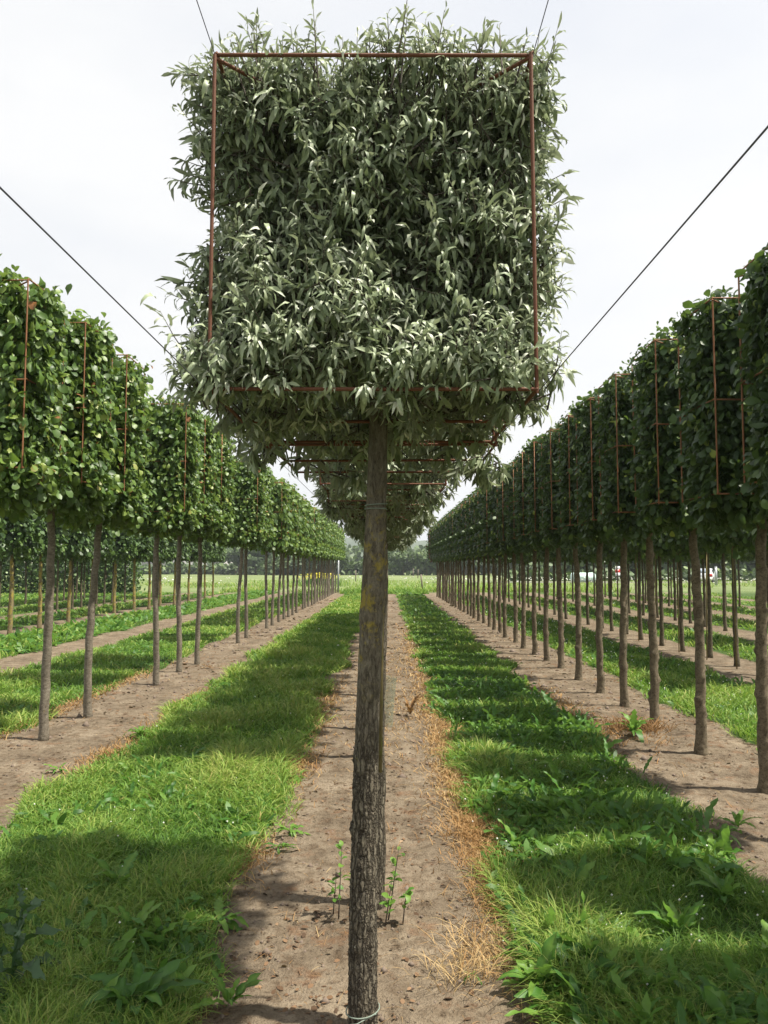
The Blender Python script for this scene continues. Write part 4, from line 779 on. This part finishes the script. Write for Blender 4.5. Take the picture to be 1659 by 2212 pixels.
fr = ramp(n, [(.60, (0, 0, 0)), (.62, (1, 1, 1))]); n.links.new(f.outputs[0], fr.inputs[0]); n.links.new(mix(n, fr.outputs[0], r.outputs[0], (.20, .20, .11)), p.inputs['Base Color']); p.inputs['Roughness'].default_value = 1
tag(link('hills', mesh('hills', V, np.stack([I, I+1, I+151, I+150], 1), m)), 'low wooded hills on the horizon', kind='structure')

# ------------------------------------------------------------------ road, farm buildings, car, tank
v, t = box((45, 84, .0), (80, 4.5, .03)); a = Acc(); a.add(v, t); tag(link('road', a.mesh('road', plain('pale_road', (.22, .205, .19), .9, .15, 2), False)), 'pale country road behind the right-hand rows', kind='structure')
def building(name, label, x, y, w, d, h, rh, wallm, roofm, details):
    e = empty(name, (x, y, 0)); tag(e, label, 'building'); a = Acc(); v, t = box((0, 0, h/2), (w, d, h)); a.add(v, t)
    g = np.array([[-w/2, -d/2+.0, h], [-w/2, d/2, h], [-w/2, 0, h+rh], [w/2, -d/2, h], [w/2, d/2, h], [w/2, 0, h+rh]]); a.add(g, np.array([(0, 2, 1), (3, 4, 5)])); link('wall', a.mesh('wall', M[wallm], False), e)
    a = Acc(); o = .4; th = .12
    for s in (-1, 1):
        q = np.array([[-w/2-o, s*(d/2+o), h-rh*o/(d/2)], [w/2+o, s*(d/2+o), h-rh*o/(d/2)], [w/2+o, 0, h+rh], [-w/2-o, 0, h+rh]]); a.add(np.vstack([q+[0, 0, .03], q+[0, 0, .03+th]]), np.array([(0, 1, 2), (0, 2, 3), (4, 6, 5), (4, 7, 6), (0, 4, 5), (0, 5, 1), (1, 5, 6), (1, 6, 2), (3, 2, 6), (3, 6, 7), (0, 3, 7), (0, 7, 4)]))
    link('roof', a.mesh('roof', M[roofm], False), e)
    for nm, cx_, cz, ww, hh, mt in details:
        f = Acc(); v, t = box((cx_, -d/2-.04, cz), (ww, .08, hh)); f.add(v, t); fo = link(nm, f.mesh(nm, M['white'], False), e)
        f = Acc(); v, t = box((cx_, -d/2-.085, cz), (ww*.86, .03, hh*.86)); f.add(v, t); link('pane' if nm == 'window' else 'leaf_panel', f.mesh('pane', M[mt], False), fo)
    return e
building('barn', 'dark brick barn with a pale sheet roof beyond the left row', -25.5, 190, 22, 13, 2.9, 2.6, 'brick', 'roof', [('barn_door', -4, 1.3, 3, 2.6, 'dark'), ('window', 2.5, 1.5, 1.2, .9, 'dark'), ('window', 6, 1.5, 1.2, .9, 'dark')])
building('farm_building', 'long grey farm building with a white window band at the left', -49, 190, 20, 12, 3.6, 1.3, 'render', 'roof', [('window', -6, 1.5, 3, .8, 'glass'), ('window', -2, 1.5, 3, .8, 'glass'), ('window', 2, 1.5, 3, .8, 'glass'), ('window', 6, 1.5, 3, .8, 'glass')])
building('shed', 'low pale shed farther left behind the yellow trunks', -70, 185, 16, 9, 3.0, 1.1, 'render', 'roof', [('barn_door', 0, 1.2, 3, 2.4, 'dark')])
def car(x, y, rz, label):
    e = empty('parked_car', (x, y, .02), rz); tag(e, label, 'car')
    prof = np.array([(-2.05, .30), (-2.1, .62), (-2.02, .92), (-1.85, 1.02), (-1.35, 1.42), (-.6, 1.50), (.25, 1.45), (.95, 1.0), (1.85, .82), (2.08, .6), (2.05, .30)]); k = len(prof)
    hw = np.array([.82, .86, .86, .84, .66, .64, .64, .80, .84, .84, .80]); V = np.vstack([np.stack([prof[:, 0], -hw, prof[:, 1]], 1), np.stack([prof[:, 0], hw, prof[:, 1]], 1)])
    T = [];
    for i in range(k):
        j = (i+1) % k; T += [(i, j, k+j), (i, k+j, k+i)]
    c0 = len(V); V = np.vstack([V, [[0, -.8, .7], [0, .8, .7]]])
    for i in range(k): j = (i+1) % k; T += [(j, i, c0), (k+i, k+j, c0+1)]
    a = Acc(); a.add(V, np.array(T)); link('body', a.mesh('body', M['carpaint'], False), e)
    def pt(nm, c_, s_, mt, rot=0): 
        a = Acc(); v, t = box((0, 0, 0), s_); a.add(v, t); o = link(nm, a.mesh(nm, M[mt], False), e); o.location = c_; o.rotation_euler = (0, rot, 0); return o
    pt('rear_window', (-1.64, 0, 1.24), (.03, 1.15, .5), 'glass', .87); pt('windscreen', (.63, 0, 1.24), (.03, 1.2, .75), 'glass', -1.0)
    for s in (-1, 1):
        pt('side_window', (-.45, s*.735, 1.20), (1.5, .02, .36), 'dark').rotation_euler = (s*.38, 0, 0); pt('tail_light', (-2.09, s*.68, .82), (.08, .3, .26), 'red'); pt('headlight', (1.98, s*.62, .70), (.08, .34, .16), 'white')
    pt('bumper', (-2.1, 0, .48), (.12, 1.66, .22), 'white'); pt('number_plate', (-2.155, 0, .66), (.02, .52, .11), 'white')
    for sx_ in (-1.3, 1.3):
        for s in (-1, 1):
            v, t = tube(np.array([[sx_, s*.68, .31], [sx_, s*.88, .31]]), .31, 14); a = Acc(); a.add(v, t); w = link('wheel', a.mesh('wheel', M['tyre'], False), e); v, t = tube(np.array([[sx_, s*.87, .31], [sx_, s*.895, .31]]), .19, 12); a = Acc(); a.add(v, t); link('rim', a.mesh('rim', M['zinc'], False), w)
    return e
car(33.0, 79.5, math.radians(62), 'silver hatchback with red tail lights parked behind the right-hand trunks')
e = empty('storage_tank', (21.2, 83, 0)); tag(e, 'low mint-white cylindrical tank lying in the grass behind the right-hand trunks', 'tank')
v, t = tube(np.array([[-1.3, 0, .55], [-1.2, 0, .55], [1.2, 0, .55], [1.3, 0, .55]]), [.35, .5, .5, .35], 16); a = Acc(); a.add(v, t); link('tank_body', a.mesh('tank_body', M['mint'], True), e)
for x in (-.8, .8):
    v, t = box((x, 0, .1), (.2, .9, .22)); a = Acc(); a.add(v, t); link('cradle', a.mesh('cradle', M['post'], False), e)
e = empty('road_marker', (25.4, 84.5, 0)); tag(e, 'red and white marker board on a short post by the road', 'road marker')
v, t = box((0, 0, .5), (.08, .08, 1.0)); a = Acc(); a.add(v, t); link('post', a.mesh('post', M['zinc'], False), e)
for z, mt in ((1.55, 'white'), (1.2, 'red'), (.85, 'white')):
    v, t = box((0, -.06, z), (.5, .03, .34)); a = Acc(); a.add(v, t); link('stripe', a.mesh('stripe', M[mt], False), e)

# ------------------------------------------------------------------ slight haze
m = bpy.data.materials.new('haze'); m.use_nodes = True; n = m.node_tree; n.nodes.clear(); o_ = n.nodes.new('ShaderNodeOutputMaterial'); pv = n.nodes.new('ShaderNodeVolumePrincipled')
pv.inputs['Color'].default_value = (.86, .92, 1., 1); pv.inputs['Density'].default_value = .0005; pv.inputs['Anisotropy'].default_value = .3; n.links.new(pv.outputs[0], o_.inputs['Volume'])
v, t = box((0, 2000, 29), (7000, 5600, 70)); a = Acc(); a.add(v, t)
if HAZE: tag(link('haze', a.mesh('haze', m, False)), 'thin summer haze', kind='stuff')
